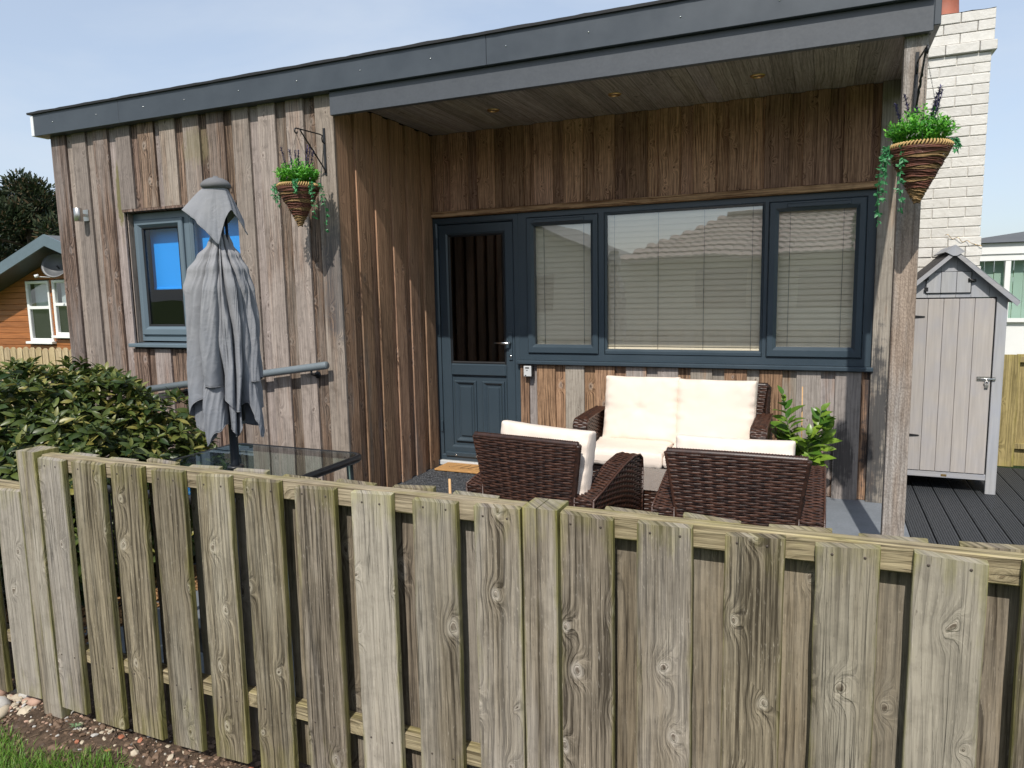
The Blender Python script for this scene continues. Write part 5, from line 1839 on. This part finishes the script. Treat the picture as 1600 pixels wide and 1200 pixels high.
    for k in range(7):
        a = -PI / 2 + random.uniform(-1.5, 1.5); p = Vector((cx + rad * 1.0 * math.cos(a), cyy + rad * 1.0 * math.sin(a), zr + random.uniform(.015, .05)))
        mb = MB()
        for j in range(5):
            an = j * 1.2566; dv = (Vector((math.cos(a), math.sin(a), .4)).normalized() * .4 + Vector((math.cos(an + a) * -math.sin(a), math.cos(an) * math.cos(a), math.sin(an))).normalized()).normalized()
            fr_ = frame_from(dv); mb.add([p + fr_ @ (v * .012) for v in SL], SF, 0)
        mb.build('flower', m_flower, t)
    return t
basket(-3.185, 3.905, 2.192, .122, .262, (-3.185, 3.912, 2.52), 'cone shaped wicker hanging basket with green foliage, left on the clad front', 61,
       [(R(-20), .22, .05), (R(5), .30, .07), (R(190), .12, .03), (R(215), .10, .03), (R(-60), .06, .02)])
basket(.390, 3.915, 2.105, .118, .262, (.400, 3.92, 2.51), 'cone shaped wicker hanging basket with lavender, right on the porch post', 77,
       [(R(185), .30, .045), (R(200), .24, .03), (R(165), .34, .04), (R(230), .30, .0), (R(-5), .03, .03)])

# ================================================================== RIGHT SIDE: DECK, SHED, CHIMNEY, FENCE, CONSERVATORY
dk = empty('composite_deck', (1.6, 4.2, FL - .06), 'charcoal grooved composite deck to the right of the porch post', 'deck')
def deckmesh(w, L):
    pts = []
    n = 8
    pts.append((-w / 2, -.022)); pts.append((w / 2, -.022)); pts.append((w / 2, -.003)); pts.append((w / 2 - .003, 0))
    g = (w - .012) / n
    x = w / 2 - .006
    for k in range(n):
        pts += [(x, 0), (x - g * .55, 0), (x - g * .62, -.0035), (x - g * .93, -.0035)]
        x -= g
    pts += [(-w / 2 + .003, 0), (-w / 2, -.003)]
    mb = MB()
    n_ = len(pts)
    V = [(x, -L / 2, z) for x, z in pts] + [(x, L / 2, z) for x, z in pts]
    F = [(k + n_, k, (k + 1) % n_, (k + 1) % n_ + n_) for k in range(n_)][::1]
    F = [(k, (k + 1) % n_, (k + 1) % n_ + n_, k + n_) for k in range(n_)]
    m = bpy.data.meshes.new('deck_board')
    m.from_pydata(V, [], F + [tuple(range(n_))[::-1], tuple(range(n_, 2 * n_))]); m.materials.append(m_deck); m.update()
    return m
dmesh = deckmesh(.127, 5.2)
x = .535 - .0
k = 0
for k in range(16):
    xx = .602 + (k - 0) * .1345
    place('board', dmesh, dk, (xx, 4.35, FL))
mb = MB(); mb.box((.53, 1.75, FL - .11), (2.75, 6.95, FL - .03)); mb.build('joists', m_plastic, dk)

SY = 6.0
shed = empty('tool_shed', (.85, SY + .25, FL), 'narrow grey washed wooden tool shed with pitched roof behind the porch post', 'shed')
sL, sR = .505, 1.188
eL = 1.388
apx, apz = .845, 1.700
mb = MB()
# carcass
for lo, hi in [((sL + .004, SY + .02, .06), (sL + .02, SY + .50, 1.36)), ((sR - .02, SY + .02, .06), (sR - .004, SY + .50, 1.36)), ((sL + .004, SY + .48, .06), (sR - .004, SY + .50, 1.36)), ((sL + .02, SY + .02, .08), (sR - .02, SY + .48, .10))]:
    mb.box(lo, hi)
mb.build('side_wall', m_shed, shed)
box('leg', (sR - .066, SY - .004, FL), (sR, SY + .035, 1.375), m_shed, shed, .003)
box('leg', (sL, SY - .004, FL), (sL + .066, SY + .035, 1.375), m_shed, shed, .003)
box('leg', (sR - .050, SY + .46, FL), (sR, SY + .50, .10), m_shed, shed, .003)
box('leg', (sL, SY + .46, FL), (sL + .050, SY + .50, .10), m_shed, shed, .003)
# gable boards
def gable(xa, xb):
    def zt(x): return apz - .025 - abs(x - apx) * (apz - eL) / (sR - apx) * 1.0
    pts = [(xa, 1.372), (xb, 1.372), (xb, zt(xb))]
    if xa < apx < xb: pts.append((apx, zt(apx)))
    pts.append((xa, zt(xa)))
    mb = MB(); mb.prism(pts, SY + .004, SY + .022); return mb.build('gable_board', m_shed, shed)
gx = [sL, .612, .7075, .8045, .9015, .9985, 1.092, sR]
gx = [sL, .60, .694, .775, .871, .965, 1.074, sR]
for a, b in zip(gx[:-1], gx[1:]): gable(a + .001, b - .001)
# hatch
hx = [.684, .775, .871, .960]
ht = empty('hatch', (0, 0, 0), None, None); ht.parent = shed; ht.location = Vector((.82, SY - .004, 1.47)) - wloc(shed)
for a, b in zip(hx[:-1], hx[1:]):
    box('plank', (a + .0012, SY - .010, 1.405), (b - .0012, SY + .002, 1.552), m_shed, ht, .002)
sb = MB(); sb.box((.681, SY - .001, 1.400), (.963, SY + .0035, 1.556)); sb.build('shadow_gap', m_plastic, ht)
for zz in (1.432, 1.510):
    box('hinge', (.671, SY - .013, zz - .014), (.697, SY - .0105, zz + .014), m_blackmetal, ht, .001)
mb = MB(); mb.tube([(.945, SY - .014, 1.492), (.957, SY - .020, 1.492), (.972, SY - .020, 1.488), (.985, SY - .014, 1.486)], .006, 8); mb.box((.940, SY - .014, 1.478), (.952, SY - .010, 1.506)); mb.box((.963, SY - .014, 1.480), (.985, SY - .0035, 1.500)); mb.build('catch', m_blackmetal, ht)
# door
dr = empty('door', (0, 0, 0), None, None); dr.parent = shed; dr.location = Vector((.84, SY, .7)) - wloc(shed)
px = [.565, .640, .719, .797, .876, .955, 1.036, 1.113]
px = [.572, .627, .7185, .8095, .9005, .9915, 1.062, 1.113] if False else [.572, .618, .7105, .803, .8955, .988, 1.0535, 1.113]
px = [.572, .600, .702, .800, .897, .992, 1.113]
for a, b in zip(px[:-1], px[1:]):
    box('plank', (a + .0010, SY - .006, .098), (b - .0010, SY + .012, 1.362), m_sheddoor, dr, .0022)
sb = MB(); sb.box((.570, SY + .013, .09), (1.121, SY + .018, 1.371)); sb.build('shadow_gap', m_plastic, dr)
for zz in (.36, 1.235):
    mb = MB(); mb.prism([(.572, zz - .014), (.600, zz - .012), (.684, zz - .005), (.687, zz), (.684, zz + .005), (.600, zz + .012), (.572, zz + .014)], SY - .010, SY - .006); mb.build('strap_hinge', m_blackmetal, dr)
mb = MB(); mb.box((1.028, SY - .0095, .776), (1.111, SY - .0065, .808)); mb.box((1.124, SY - .0085, .778), (1.142, SY - .0045, .806))
mb.build('bolt_plate', m_steel, dr)
mb = MB(); mb.tube([(1.032, SY - .016, .792), (1.142, SY - .016, .792)], .0052, 8); mb.build('bolt', m_chrome, dr)
mb = MB(); mb.tube([(1.086, SY - .012, .778), (1.076, SY - .015, .760), (1.084, SY - .016, .742), (1.096, SY - .016, .745), (1.099, SY - .015, .765), (1.092, SY - .012, .778)], .005, 8, closed=True); mb.box((1.078, SY - .022, .730), (1.100, SY - .010, .752)); mb.build('padlock', m_steel, dr)
box('bottom_rail', (sL + .067, SY + .000, .050), (sR - .0665, SY + .030, .094), m_shedx, shed, .003)
box('maker_plate', (.842, SY - .0025, .062), (.878, SY + .000, .078), m_brass, shed, .0005)
# roof slopes and verge strips
def slope(s_):
    ex = apx + s_ * .405; ez = apz - .405 * (apz - eL) / (sR - apx) + .012
    mb = MB()
    th = .016
    V = []
    for y in (SY - .045, SY + .55):
        V += [(apx, y, apz + .012), (ex, y, ez), (ex - s_ * .006, y, ez - th), (apx, y, apz + .012 - th * 1.35)]
    F = [(0, 1, 2, 3), (7, 6, 5, 4), (0, 4, 5, 1), (1, 5, 6, 2), (2, 6, 7, 3), (3, 7, 4, 0)]
    if s_ < 0: F = [f[::-1] for f in F]
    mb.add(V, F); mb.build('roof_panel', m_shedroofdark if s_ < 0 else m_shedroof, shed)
    mb = MB(); V = []
    for y in (SY - .062, SY - .046):
        V += [(apx, y, apz + .004), (ex, y, ez - .010), (ex - s_ * .018, y, ez - .035), (apx, y, apz - .030)]
    mb.add(V, F); mb.build('verge_board', m_shedx, shed)
slope(-1); slope(1)
mb = MB()
for s_ in (-1, 1):
    V = []
    for y in (SY - .072, SY + .56):
        V += [(apx, y, apz + .040), (apx + s_ * .058, y, apz - .008), (apx + s_ * .052, y, apz - .014), (apx, y, apz + .030)]
    F = [(0, 1, 2, 3), (7, 6, 5, 4), (0, 4, 5, 1), (1, 5, 6, 2), (2, 6, 7, 3), (3, 7, 4, 0)]
    if s_ < 0: F = [f[::-1] for f in F]
    mb.add(V, F)
mb.prism([(apx - .05, apz - .014), (apx - .012, apz - .036), (apx + .012, apz - .036), (apx + .05, apz - .014), (apx, apz + .034)], SY - .071, SY - .063)
mb.build('ridge_cap', m_shed, shed)

# chimney: every brick a piece
random.seed(9)
CHY = 6.60
ch = empty('brick_chimney', (.8, CHY + .2, -.1), 'white painted brick chimney stack rising behind the shed and porch post', 'chimney')
cxr, cxl = 1.100, .38
mb = MB(); mb.box((cxl + .015, CHY + .007, -.16), (cxr - .015, CHY + .50, 3.44)); mb.build('mortar_core', m_mortar, ch)
cz = .0755
brick_l = .2225
ncourse = int((3.42 - 1.45) / cz)
z = 1.30
c = 0
while z < 3.43:
    out = 0
    rel = 3.27 - z
    if 3.165 < z + cz / 2 < 3.245: out = .030
    elif z + cz / 2 >= 3.245: out = .012
    if z + cz / 2 < 1.86: out = (.014 if c % 2 else .006)
    xr = cxr + out
    x = xr
    first = brick_l * (.5 if c % 2 else 1)
    w = first
    while x > cxl:
        a = x - w; b = x
        jig = random.uniform(-.0025, .0025)
        box('brick', (max(a, cxl) + .0022, CHY - out + jig, z + .0022 + random.uniform(-.0012, .0012)), (b - .0022 if b != xr else b, CHY + .10, z + cz - .0022), m_brick, ch, .0042, (0, random.uniform(-.006, .006), random.uniform(-.006, .006)))
        x = a; w = brick_l
    # right flank
    y = CHY + .1005
    while y < CHY + .5:
        box('brick', (xr - .10, y + .003, z + .0035), (xr, min(y + brick_l, CHY + .5), z + cz - .0035), m_brick, ch, .0055)
        y += brick_l + .003
    z += cz; c += 1
lowm = MB(); lowm.box((cxl, CHY, -.16), (cxr, CHY + .50, 1.298)); lowm.build('base', m_brick, ch)
fl_ = MB()
V, F = [], []
n = 14
for i in range(n + 1):
    for j in range(8):
        x = cxl + (cxr + .012 - cxl) * i / n; y = CHY - .012 + .52 * j / 7
        edge = min(i, n - i, j, 7 - j)
        V.append((x, y, z + .002 + .018 * min(1, edge / 2) + .006 * mnoise.noise(Vector((x * 12, y * 12, 0)))))
for i in range(n):
    for j in range(7):
        a = i * 8 + j; F.append((a, a + 8, a + 9, a + 1))
fl_.add(V, F, 0, True); fl_.build('mortar_flaunching', m_brick, ch)
pt = MB(); pt.lathe([(.115, 0), (.115, .03), (.105, .04), (.095, .22), (.108, .23), (.108, .26), (.09, .26), (.085, .05)], (.80, CHY + .22, z + .01), 28)
pt.build('chimney_pot', m_terra, ch)
# loose wire on the chimney
wr = MB(); P_ = [(.86 + .012 * i, CHY - .02 - .01 * math.sin(i), 1.845 - .0045 * i + .012 * math.sin(i * 1.1) * (i < 14)) for i in range(22)]
wr.tube(P_, .0022, 5); o = wr.build('loose_wire', m_brass); tag(o, 'thin loose wire crossing the chimney above the shed roof', 'wire')

# fence on the right
rf = empty('boundary_fence', (2.2, 7.05, -.1), 'yellowish treated board fence behind the deck on the right', 'fence')
x = 1.10
k = 0
while x < 3.6:
    box('board', (x, 6.99 - (0 if k % 2 == 0 else -.055), -.05), (x + .14, 7.008 - (0 if k % 2 == 0 else -.055), .885), m_yfence, rf, .002)
    x += .128 if k % 2 == 0 else .128; k += 1
box('rail', (1.08, 7.009, .82), (3.6, 7.045, .868), m_yfence, rf, .003)
box('rail', (1.08, 7.009, .10), (3.6, 7.045, .148), m_yfence, rf, .003)

# dark planter edge at the far right of the deck
pl_ = empty('black_planter', (1.42, 4.95, FL), 'edge of a round black pot standing on the deck at the right border', 'planter')
mb = MB(); mb.lathe([(.001, 0), (.115, 0), (.150, .24), (.160, .245), (.160, .27), (.148, .27), (.140, .22), (.001, .21)], (1.39, 5.02, FL), 30); mb.build('pot', m_plastic, pl_)
mb = MB(); mb.lathe([(.001, .222), (.141, .222)], (1.39, 5.02, FL), 20); mb.build('compost', m_bedsoil, pl_)

# conservatory
cs = empty('conservatory', (2.6, 9.6, -.16), 'white conservatory with mint green vertical blinds and grey roof behind the shed', 'building')
def cx_(px_y): return px_y
mb = MB(); mb.box((1.20, 9.02, -.16), (4.8, 9.06, 1.08)); mb.box((1.20, 9.06, -.16), (4.8, 11.5, .02)); mb.build('wall_panel', m_white, cs)
mb = MB(); mb.box((1.2, 8.985, 1.70), (4.8, 9.05, 1.765)); mb.box((1.2, 8.97, 1.768), (4.8, 9.05, 1.88)); mb.box((1.2, 8.98, 1.06), (4.8, 9.05, 1.10)); mb.build('eaves_beam', m_white, cs)
for xx in (1.215, 1.735, 2.30, 2.90, 3.5, 4.1, 4.72):
    box('mullion', (xx, 8.99, 1.1005), (xx + .052, 9.045, 1.6995), m_white, cs, .004)
for a, b in ((1.267, 1.735), (1.787, 2.30), (2.352, 2.90), (2.952, 3.5), (3.552, 4.1), (4.152, 4.72)):
    pane(a, b, 1.1005, 1.6995, 9.018, cs, m_glass)
mb = MB()
x = 1.22
while x < 4.75:
    mb.box((x, 9.10 + .006 * (int(x * 10) % 2), 1.06), (x + .084, 9.104 + .006 * (int(x * 10) % 2), 1.70)); x += .088
mb.build('vertical_blinds', m_mint, cs, 'stuff')
mb = MB()
V = [(1.12, 8.93, 1.885), (4.9, 8.93, 1.885), (4.9, 11.6, 1.885), (1.12, 11.6, 1.885), (2.9, 10.2, 2.16), (4.9, 10.2, 2.16)]
mb.add(V, [(0, 1, 5, 4), (0, 4, 3), (3, 4, 5, 2), (1, 2, 5), (0, 3, 2, 1)]); mb.build('roof', m_rooffelt, cs)
box('post', (1.135, 8.99, -.16), (1.205, 9.05, 1.70), m_white, cs, .004)

# ================================================================== LEFT BACKGROUND
CY = 9.0
cab = empty('log_cabin', (-12.6, 11, -.16), 'orange brown log clad cabin with white windows beyond the left corner', 'building')
def atY(px, py, Y):
    d = r2 * ((px - 800) / FPX) + d2 * ((py - 600) / FPX) + fwd
    k = Y / d.y
    return Vector((d.x * k, Y, H + d.z * k))
wy = CY + .55
w0 = atY(-40, 560, wy).x; w1 = atY(150, 560, wy).x
ap = atY(67, 366, CY)
lf_ = atY(0, 410, CY)
sl_ = (ap.z - lf_.z) / (ap.x - lf_.x)
ax_ = ap.x
# cladding as separate log boards
eave_l = ax_ - 3.0; eave_r = ax_ + 3.0
z = -.1; lh = .118
wins = []
for (pa, pb, ptop, pbot) in ((38, 79, 439, 533), (79, 118, 437, 524)):
    A = atY(pa + 1, ptop, wy - .02); B = atY(pb - 4 if pb == 79 else pb, ptop, wy - .02)
    zt_ = atY((pa + pb) / 2, ptop, wy - .02).z; zb_ = atY((pa + pb) / 2, pbot, wy - .02).z
    wins.append((A.x, B.x, zb_, zt_))
while z < ap.z:
    half = 2.6 if z < lf_.z - .9 else max(0.05, min(2.6, (ap.z - .10 - (z + lh)) / sl_ + .12))
    segs = [(ax_ - half, ax_ + half)]
    for (a, b, zb_, zt_) in wins:
        if z + lh > zb_ + .02 and z < zt_ - .02:
            ns = []
            for s0, s1 in segs:
                if a > s0 and b < s1: ns += [(s0, a + .01), (b - .01, s1)]
                else: ns.append((s0, s1))
            segs = ns
    for s0, s1 in segs:
        if s1 - s0 > .05: box('log_board', (s0, wy, z + .001), (s1, wy + .05, z + lh - .002), m_log, cab, .009)
    z += lh
mb = MB(); mb.box((ax_ - 2.6, wy + .055, -.16), (ax_ + 2.6, wy + .08, lf_.z - .9)); mb.build('inner_lining', m_dark, cab)
for (a, b, zb_, zt_) in wins:
    w = empty('window', (0, 0, 0), None, None); w.parent = cab; w.location = Vector(((a + b) / 2, wy, zb_)) - wloc(cab)
    frame('frame', a, b, zb_, zt_, .055, wy - .03, wy + .04, m_white, w, .01)
    zm_ = zb_ + (zt_ - zb_) * .56
    box('transom', (a + .055, wy - .028, zm_ - .03), (b - .055, wy + .03, zm_ + .03), m_white, w, .004)
    box('sill', (a - .05, wy - .10, zb_ - .05), (b + .05, wy + .03, zb_ - .001), m_white, w, .004)
    pane(a + .055, b - .055, zb_ + .055, zt_ - .055, wy + .01, w, m_glass)
    mb = MB(); mb.box((a + .06, wy + .12, zm_ + .02), (b - .06, wy + .125, zt_ - .05)); mb.build('net_curtain', simple('pale_curtain', (.45, .52, .52), .8), w)
    mb = MB()
    for q in range(5): mb.box((a + .12 + .06 * q, wy + .30, zb_ + .2), (a + .155 + .06 * q, wy + .34, zb_ + .45 + .02 * (q % 2)))
    mb.box((a + .08, wy + .26, zb_ + .14), (b - .06, wy + .42, zb_ + .18))
    mb.build('books', simple('book_row', (.25, .27, .27), .8), w, 'stuff')
for s_ in (-1, 1):
    ex = ax_ + s_ * 3.2; ez = ap.z - 3.2 * sl_
    mb = MB(); V = []
    for y in (CY, CY + .03):
        V += [(ax_, y, ap.z), (ex, y, ez), (ex, y, ez - .21), (ax_, y, ap.z - .21)]
    F = [(0, 1, 2, 3), (7, 6, 5, 4), (0, 4, 5, 1), (1, 5, 6, 2), (2, 6, 7, 3), (3, 7, 4, 0)]
    if s_ < 0: F = [f[::-1] for f in F]
    mb.add(V, F); mb.build('verge_board', m_slateblue, cab)
    mb = MB(); V = []
    for y in (CY + .031, CY + 5):
        V += [(ax_, y, ap.z - .01), (ex, y, ez - .01), (ex, y, ez - .10), (ax_, y, ap.z - .10)]
    mb.add(V, F); mb.build('roof', m_rooffelt, cab)
    mb = MB(); V = []
    for y in (CY + .031, wy):
        V += [(ax_, y, ap.z - .18), (ex, y, ez - .18), (ex, y, ez - .20), (ax_, y, ap.z - .20)]
    mb.add(V, F); mb.build('eaves_lining', m_fascia, cab)
# satellite dish
dc = atY(85.5, 414, wy - .25)
sd = empty('satellite_dish', (dc.x, wy, dc.z), 'grey satellite dish on the log cabin wall above the windows', 'satellite dish')
mb = MB()
V, F = [], []
for i in range(7):
    r_ = .245 * i / 6
    for k in range(28):
        a = 2 * PI * k / 28
        V.append((r_ * math.cos(a), .10 * (1 - (r_ / .245) ** 2), r_ * math.sin(a) * 1.02))
rotm = Matrix.Rotation(R(-28), 3, 'Z').inverted() @ Matrix.Rotation(R(-20), 3, 'X')
V = [tuple(rotm @ Vector(p) + dc) for p in V]
for i in range(6):
    for k in range(28): F.append((i * 28 + k, i * 28 + (k + 1) % 28, (i + 1) * 28 + (k + 1) % 28, (i + 1) * 28 + k))
mb.add(V, F, 0, True); o = mb.build('dish', simple('dish_grey', (.10, .105, .11), .45), sd)
md = o.modifiers.new('t', 'SOLIDIFY'); md.thickness = .006
mb = MB(); mb.tube([(dc.x, wy, dc.z - .1), (dc.x, wy - .12, dc.z - .12), (dc.x, dc.y + .03, dc.z - .02)], .015, 8); mb.build('mount', m_blackmetal, sd)
mb = MB(); mb.tube([(dc.x, dc.y + .02, dc.z - .24), (dc.x - .10, dc.y - .30, dc.z - .22)], .008, 6); mb.tube([(dc.x - .12, dc.y - .33, dc.z - .22), (dc.x - .09, dc.y - .27, dc.z - .20)], .03, 8); mb.build('feed_arm', m_cap, sd)

# picket fence of new pale boards
pf = empty('pale_picket_fence', (-9.6, 7.2, -.16), 'pale new picket fence with rounded tops in front of the log cabin', 'fence')
PY = 7.0
zt0 = atY(60, 543, PY).z
xa, xb = atY(-30, 560, PY).x, atY(150, 560, PY).x
x = xa; k = 0
px_w = (atY(70, 560, PY).x - atY(60, 560, PY).x) * 1.02
while x < xb:
    mb = MB(); w = px_w * .86; rr = w / 2; n = 8
    zt_ = zt0 + random.uniform(-.012, .012)
    pts = [(x, -.14), (x + w, -.14), (x + w, zt_ - rr)] + [(x + rr + rr * math.cos(PI * q / n), zt_ - rr + rr * math.sin(PI * q / n)) for q in range(1, n)] + [(x, zt_ - rr)]
    mb.prism(pts, PY, PY + .018); mb.build('picket', m_newfence, pf)
    x += px_w; k += 1
box('rail', (xa - .1, PY + .019, zt0 - .22), (xb, PY + .055, zt0 - .15), m_newfence, pf)
box('rail', (xa - .1, PY + .019, .1), (xb, PY + .055, .17), m_newfence, pf)

# dark pines behind the cabin
def pine(cx, cyy, base, h, rad, seed, label):
    random.seed(seed)
    t = empty('pine_tree', (cx, cyy, -.16), label, 'tree', 'dark pines behind the log cabin')
    mb = MB(); mb.tube([(cx, cyy, -.16), (cx + .1, cyy, h * .5), (cx, cyy, h * .97)], [.22, .15, .03], 10)
    clumps = []
    for i in range(46):
        f = random.uniform(.18, 1.0)
        a = random.uniform(0, 6.28); rr = rad * (1 - f ** 2.2 * .72) * random.uniform(.55, 1.08)
        p = Vector((cx + rr * math.cos(a), cyy + rr * math.sin(a), h * f * random.uniform(.94, 1.02)))
        clumps.append((p, random.uniform(.32, .58)))
        mb.tube([(cx, cyy, p.z - .35), p], [.05, .015], 5)
    clumps.append((Vector((cx, cyy, h * .97)), .4))
    mb.build('trunk', m_bark, t)
    fb = MB()
    for p, s_ in clumps:
        for i in range(330):
            d = Vector((random.gauss(0, 1), random.gauss(0, 1), random.gauss(0, .75))).normalized()
            q = p + d * s_ * random.uniform(.45, 1.0)
            dv = (d + Vector((0, 0, .7)) + Vector((random.uniform(-.6, .6),) * 3)).normalized()
            L = random.uniform(.09, .17); w = L * .22
            u = dv.orthogonal().normalized() * w
            u = Matrix.Rotation(random.uniform(0, 3), 3, dv) @ u
            fb.add([q - u, q + u, q + dv * L + u * .4, q + dv * L - u * .4], [(0, 1, 2, 3)])
    fb.build('crown', m_pine, t, 'stuff')
p1 = atY(38, 292, 15); pine(p1.x, 15, 0, p1.z, 2.1, 5, 'dark bushy pine, the taller one behind the log cabin')
p2 = atY(-25, 300, 15.6); pine(p2.x, 15.6, 0, p2.z, 2.1, 6, 'dark pine cut by the left edge of the photo')
p3 = atY(86, 322, 16.5); pine(p3.x, 16.5, 0, p3.z, 1.8, 8, 'dark bushy pine, the lower one beside the clad chalet corner')

# hedge line far off, and the houses on the other side of the lane (seen in the window panes)
random.seed(2)
bx = MB()
for i in range(9000):
    s_ = random.random()
    X_ = random.uniform(-60, 60); Y_ = 42 + random.uniform(-1, 1); Z_ = random.uniform(0, 2.2 + .7 * mnoise.noise(Vector((X_ * .2, 0, 0))))
    a = random.uniform(0, 6.28); L = random.uniform(.25, .6)
    bx.add([(X_, Y_, Z_), (X_ + L * math.cos(a), Y_ - .2, Z_ + L * .4), (X_ + L * math.cos(a + 1.2), Y_ - .1, Z_ + L)], [(0, 1, 2)])
o = bx.build('far_hedge', m_shrub, None, 'stuff'); o['label'] = 'far dark hedge along the horizon'

bg = empty('tiled_bungalow', (0, -9, -.16), 'bungalow with pinkish tiled roof across the lane, seen only as a reflection', 'building')
mb = MB(); mb.box((-6.4, -13, -.16), (6.5, -9.2, 2.35)); mb.build('wall', m_render, bg)
for a in (-3.2, -.6, 2.2, 4.4):
    box('window', (a, -9.2, .95), (a + 1.3, -9.16, 2.0), m_plastic, bg, .01)
# tiled front slope: rows of overlapping curved tiles
mb = MB()
rx0, rx1 = -5.1, 7.0
ny_, rowl, tw2 = 9, .30, .24
y0, z0_, ang = -8.1, 2.30, R(27)
for r_ in range(ny_):
    ya = y0 - r_ * rowl * math.cos(ang); za = z0_ + r_ * rowl * math.sin(ang)
    yb = ya - rowl * 1.08 * math.cos(ang); zb = za + rowl * 1.08 * math.sin(ang) - .03
    inset = r_ * rowl * .95
    x = rx0 + inset
    V = []; cnt = 0
    while x < rx1:
        for q in range(5):
            f = q / 4
            zz = .035 * math.sin(f * PI)
            V += [(x + f * tw2, ya, za + zz), (x + f * tw2, yb, zb + zz * .9)]
        cnt += 5
        x += tw2
    F = [(2 * i, 2 * i + 2, 2 * i + 3, 2 * i + 1) for i in range(cnt - 1)]
    mb.add(V, F)
    # tile front lips
    V = []; x = rx0 + inset; c2 = 0
    while x < rx1:
        for q in range(5):
            f = q / 4; zz = .035 * math.sin(f * PI)
            V += [(x + f * tw2, ya, za + zz), (x + f * tw2, ya + .001, za + zz - .035)]
        c2 += 5; x += tw2
    mb.add(V, [(2 * i, 2 * i + 1, 2 * i + 3, 2 * i + 2) for i in range(c2 - 1)])
mb.build('roof_tiles', m_tile, bg, 'stuff')
zr_ = z0_ + ny_ * rowl * math.sin(ang); yr_ = y0 - ny_ * rowl * math.cos(ang)
mb = MB(); mb.tube([(rx0 + ny_ * rowl * .95, yr_, zr_), (rx1, yr_, zr_)], .10, 10)
V = [(rx0, y0, z0_ - .05), (rx1, y0, z0_ - .05), (rx1, yr_, zr_ - .05), (rx0 + ny_ * rowl * .95, yr_, zr_ - .05), (rx0, 2 * yr_ - y0, z0_ - .05), (rx1, 2 * yr_ - y0, z0_ - .05)]
mb.add(V, [(0, 1, 2, 3), (3, 2, 5, 4), (0, 3, 4), (1, 5, 2), (0, 4, 5, 1)]); mb.build('roof', m_tile, bg)

gh = empty('gabled_chalet', (-8.6, -10, -.16), 'beige gabled chalet across the lane, seen only as a reflection', 'building')
mb = MB(); mb.prism([(-10.4, -.16), (-6.0, -.16), (-6.0, 2.5), (-8.2, 3.55), (-10.4, 2.5)], -14, -9.0); mb.build('wall', m_render, gh)
for s_ in (-1, 1):
    mb = MB(); V = []
    for y in (-8.7, -14.2):
        V += [(-8.2, y, 3.66), (-8.2 + s_ * 2.6, y, 2.42), (-8.2 + s_ * 2.6, y, 2.34), (-8.2, y, 3.56)]
    F = [(0, 1, 2, 3), (7, 6, 5, 4), (0, 4, 5, 1), (1, 5, 6, 2), (2, 6, 7, 3), (3, 7, 4, 0)]
    mb.add(V, F); mb.build('roof', m_rooffelt, gh)
box('window', (-9.2, -9.0, .9), (-7.3, -8.96, 2.0), m_plastic, gh, .01)
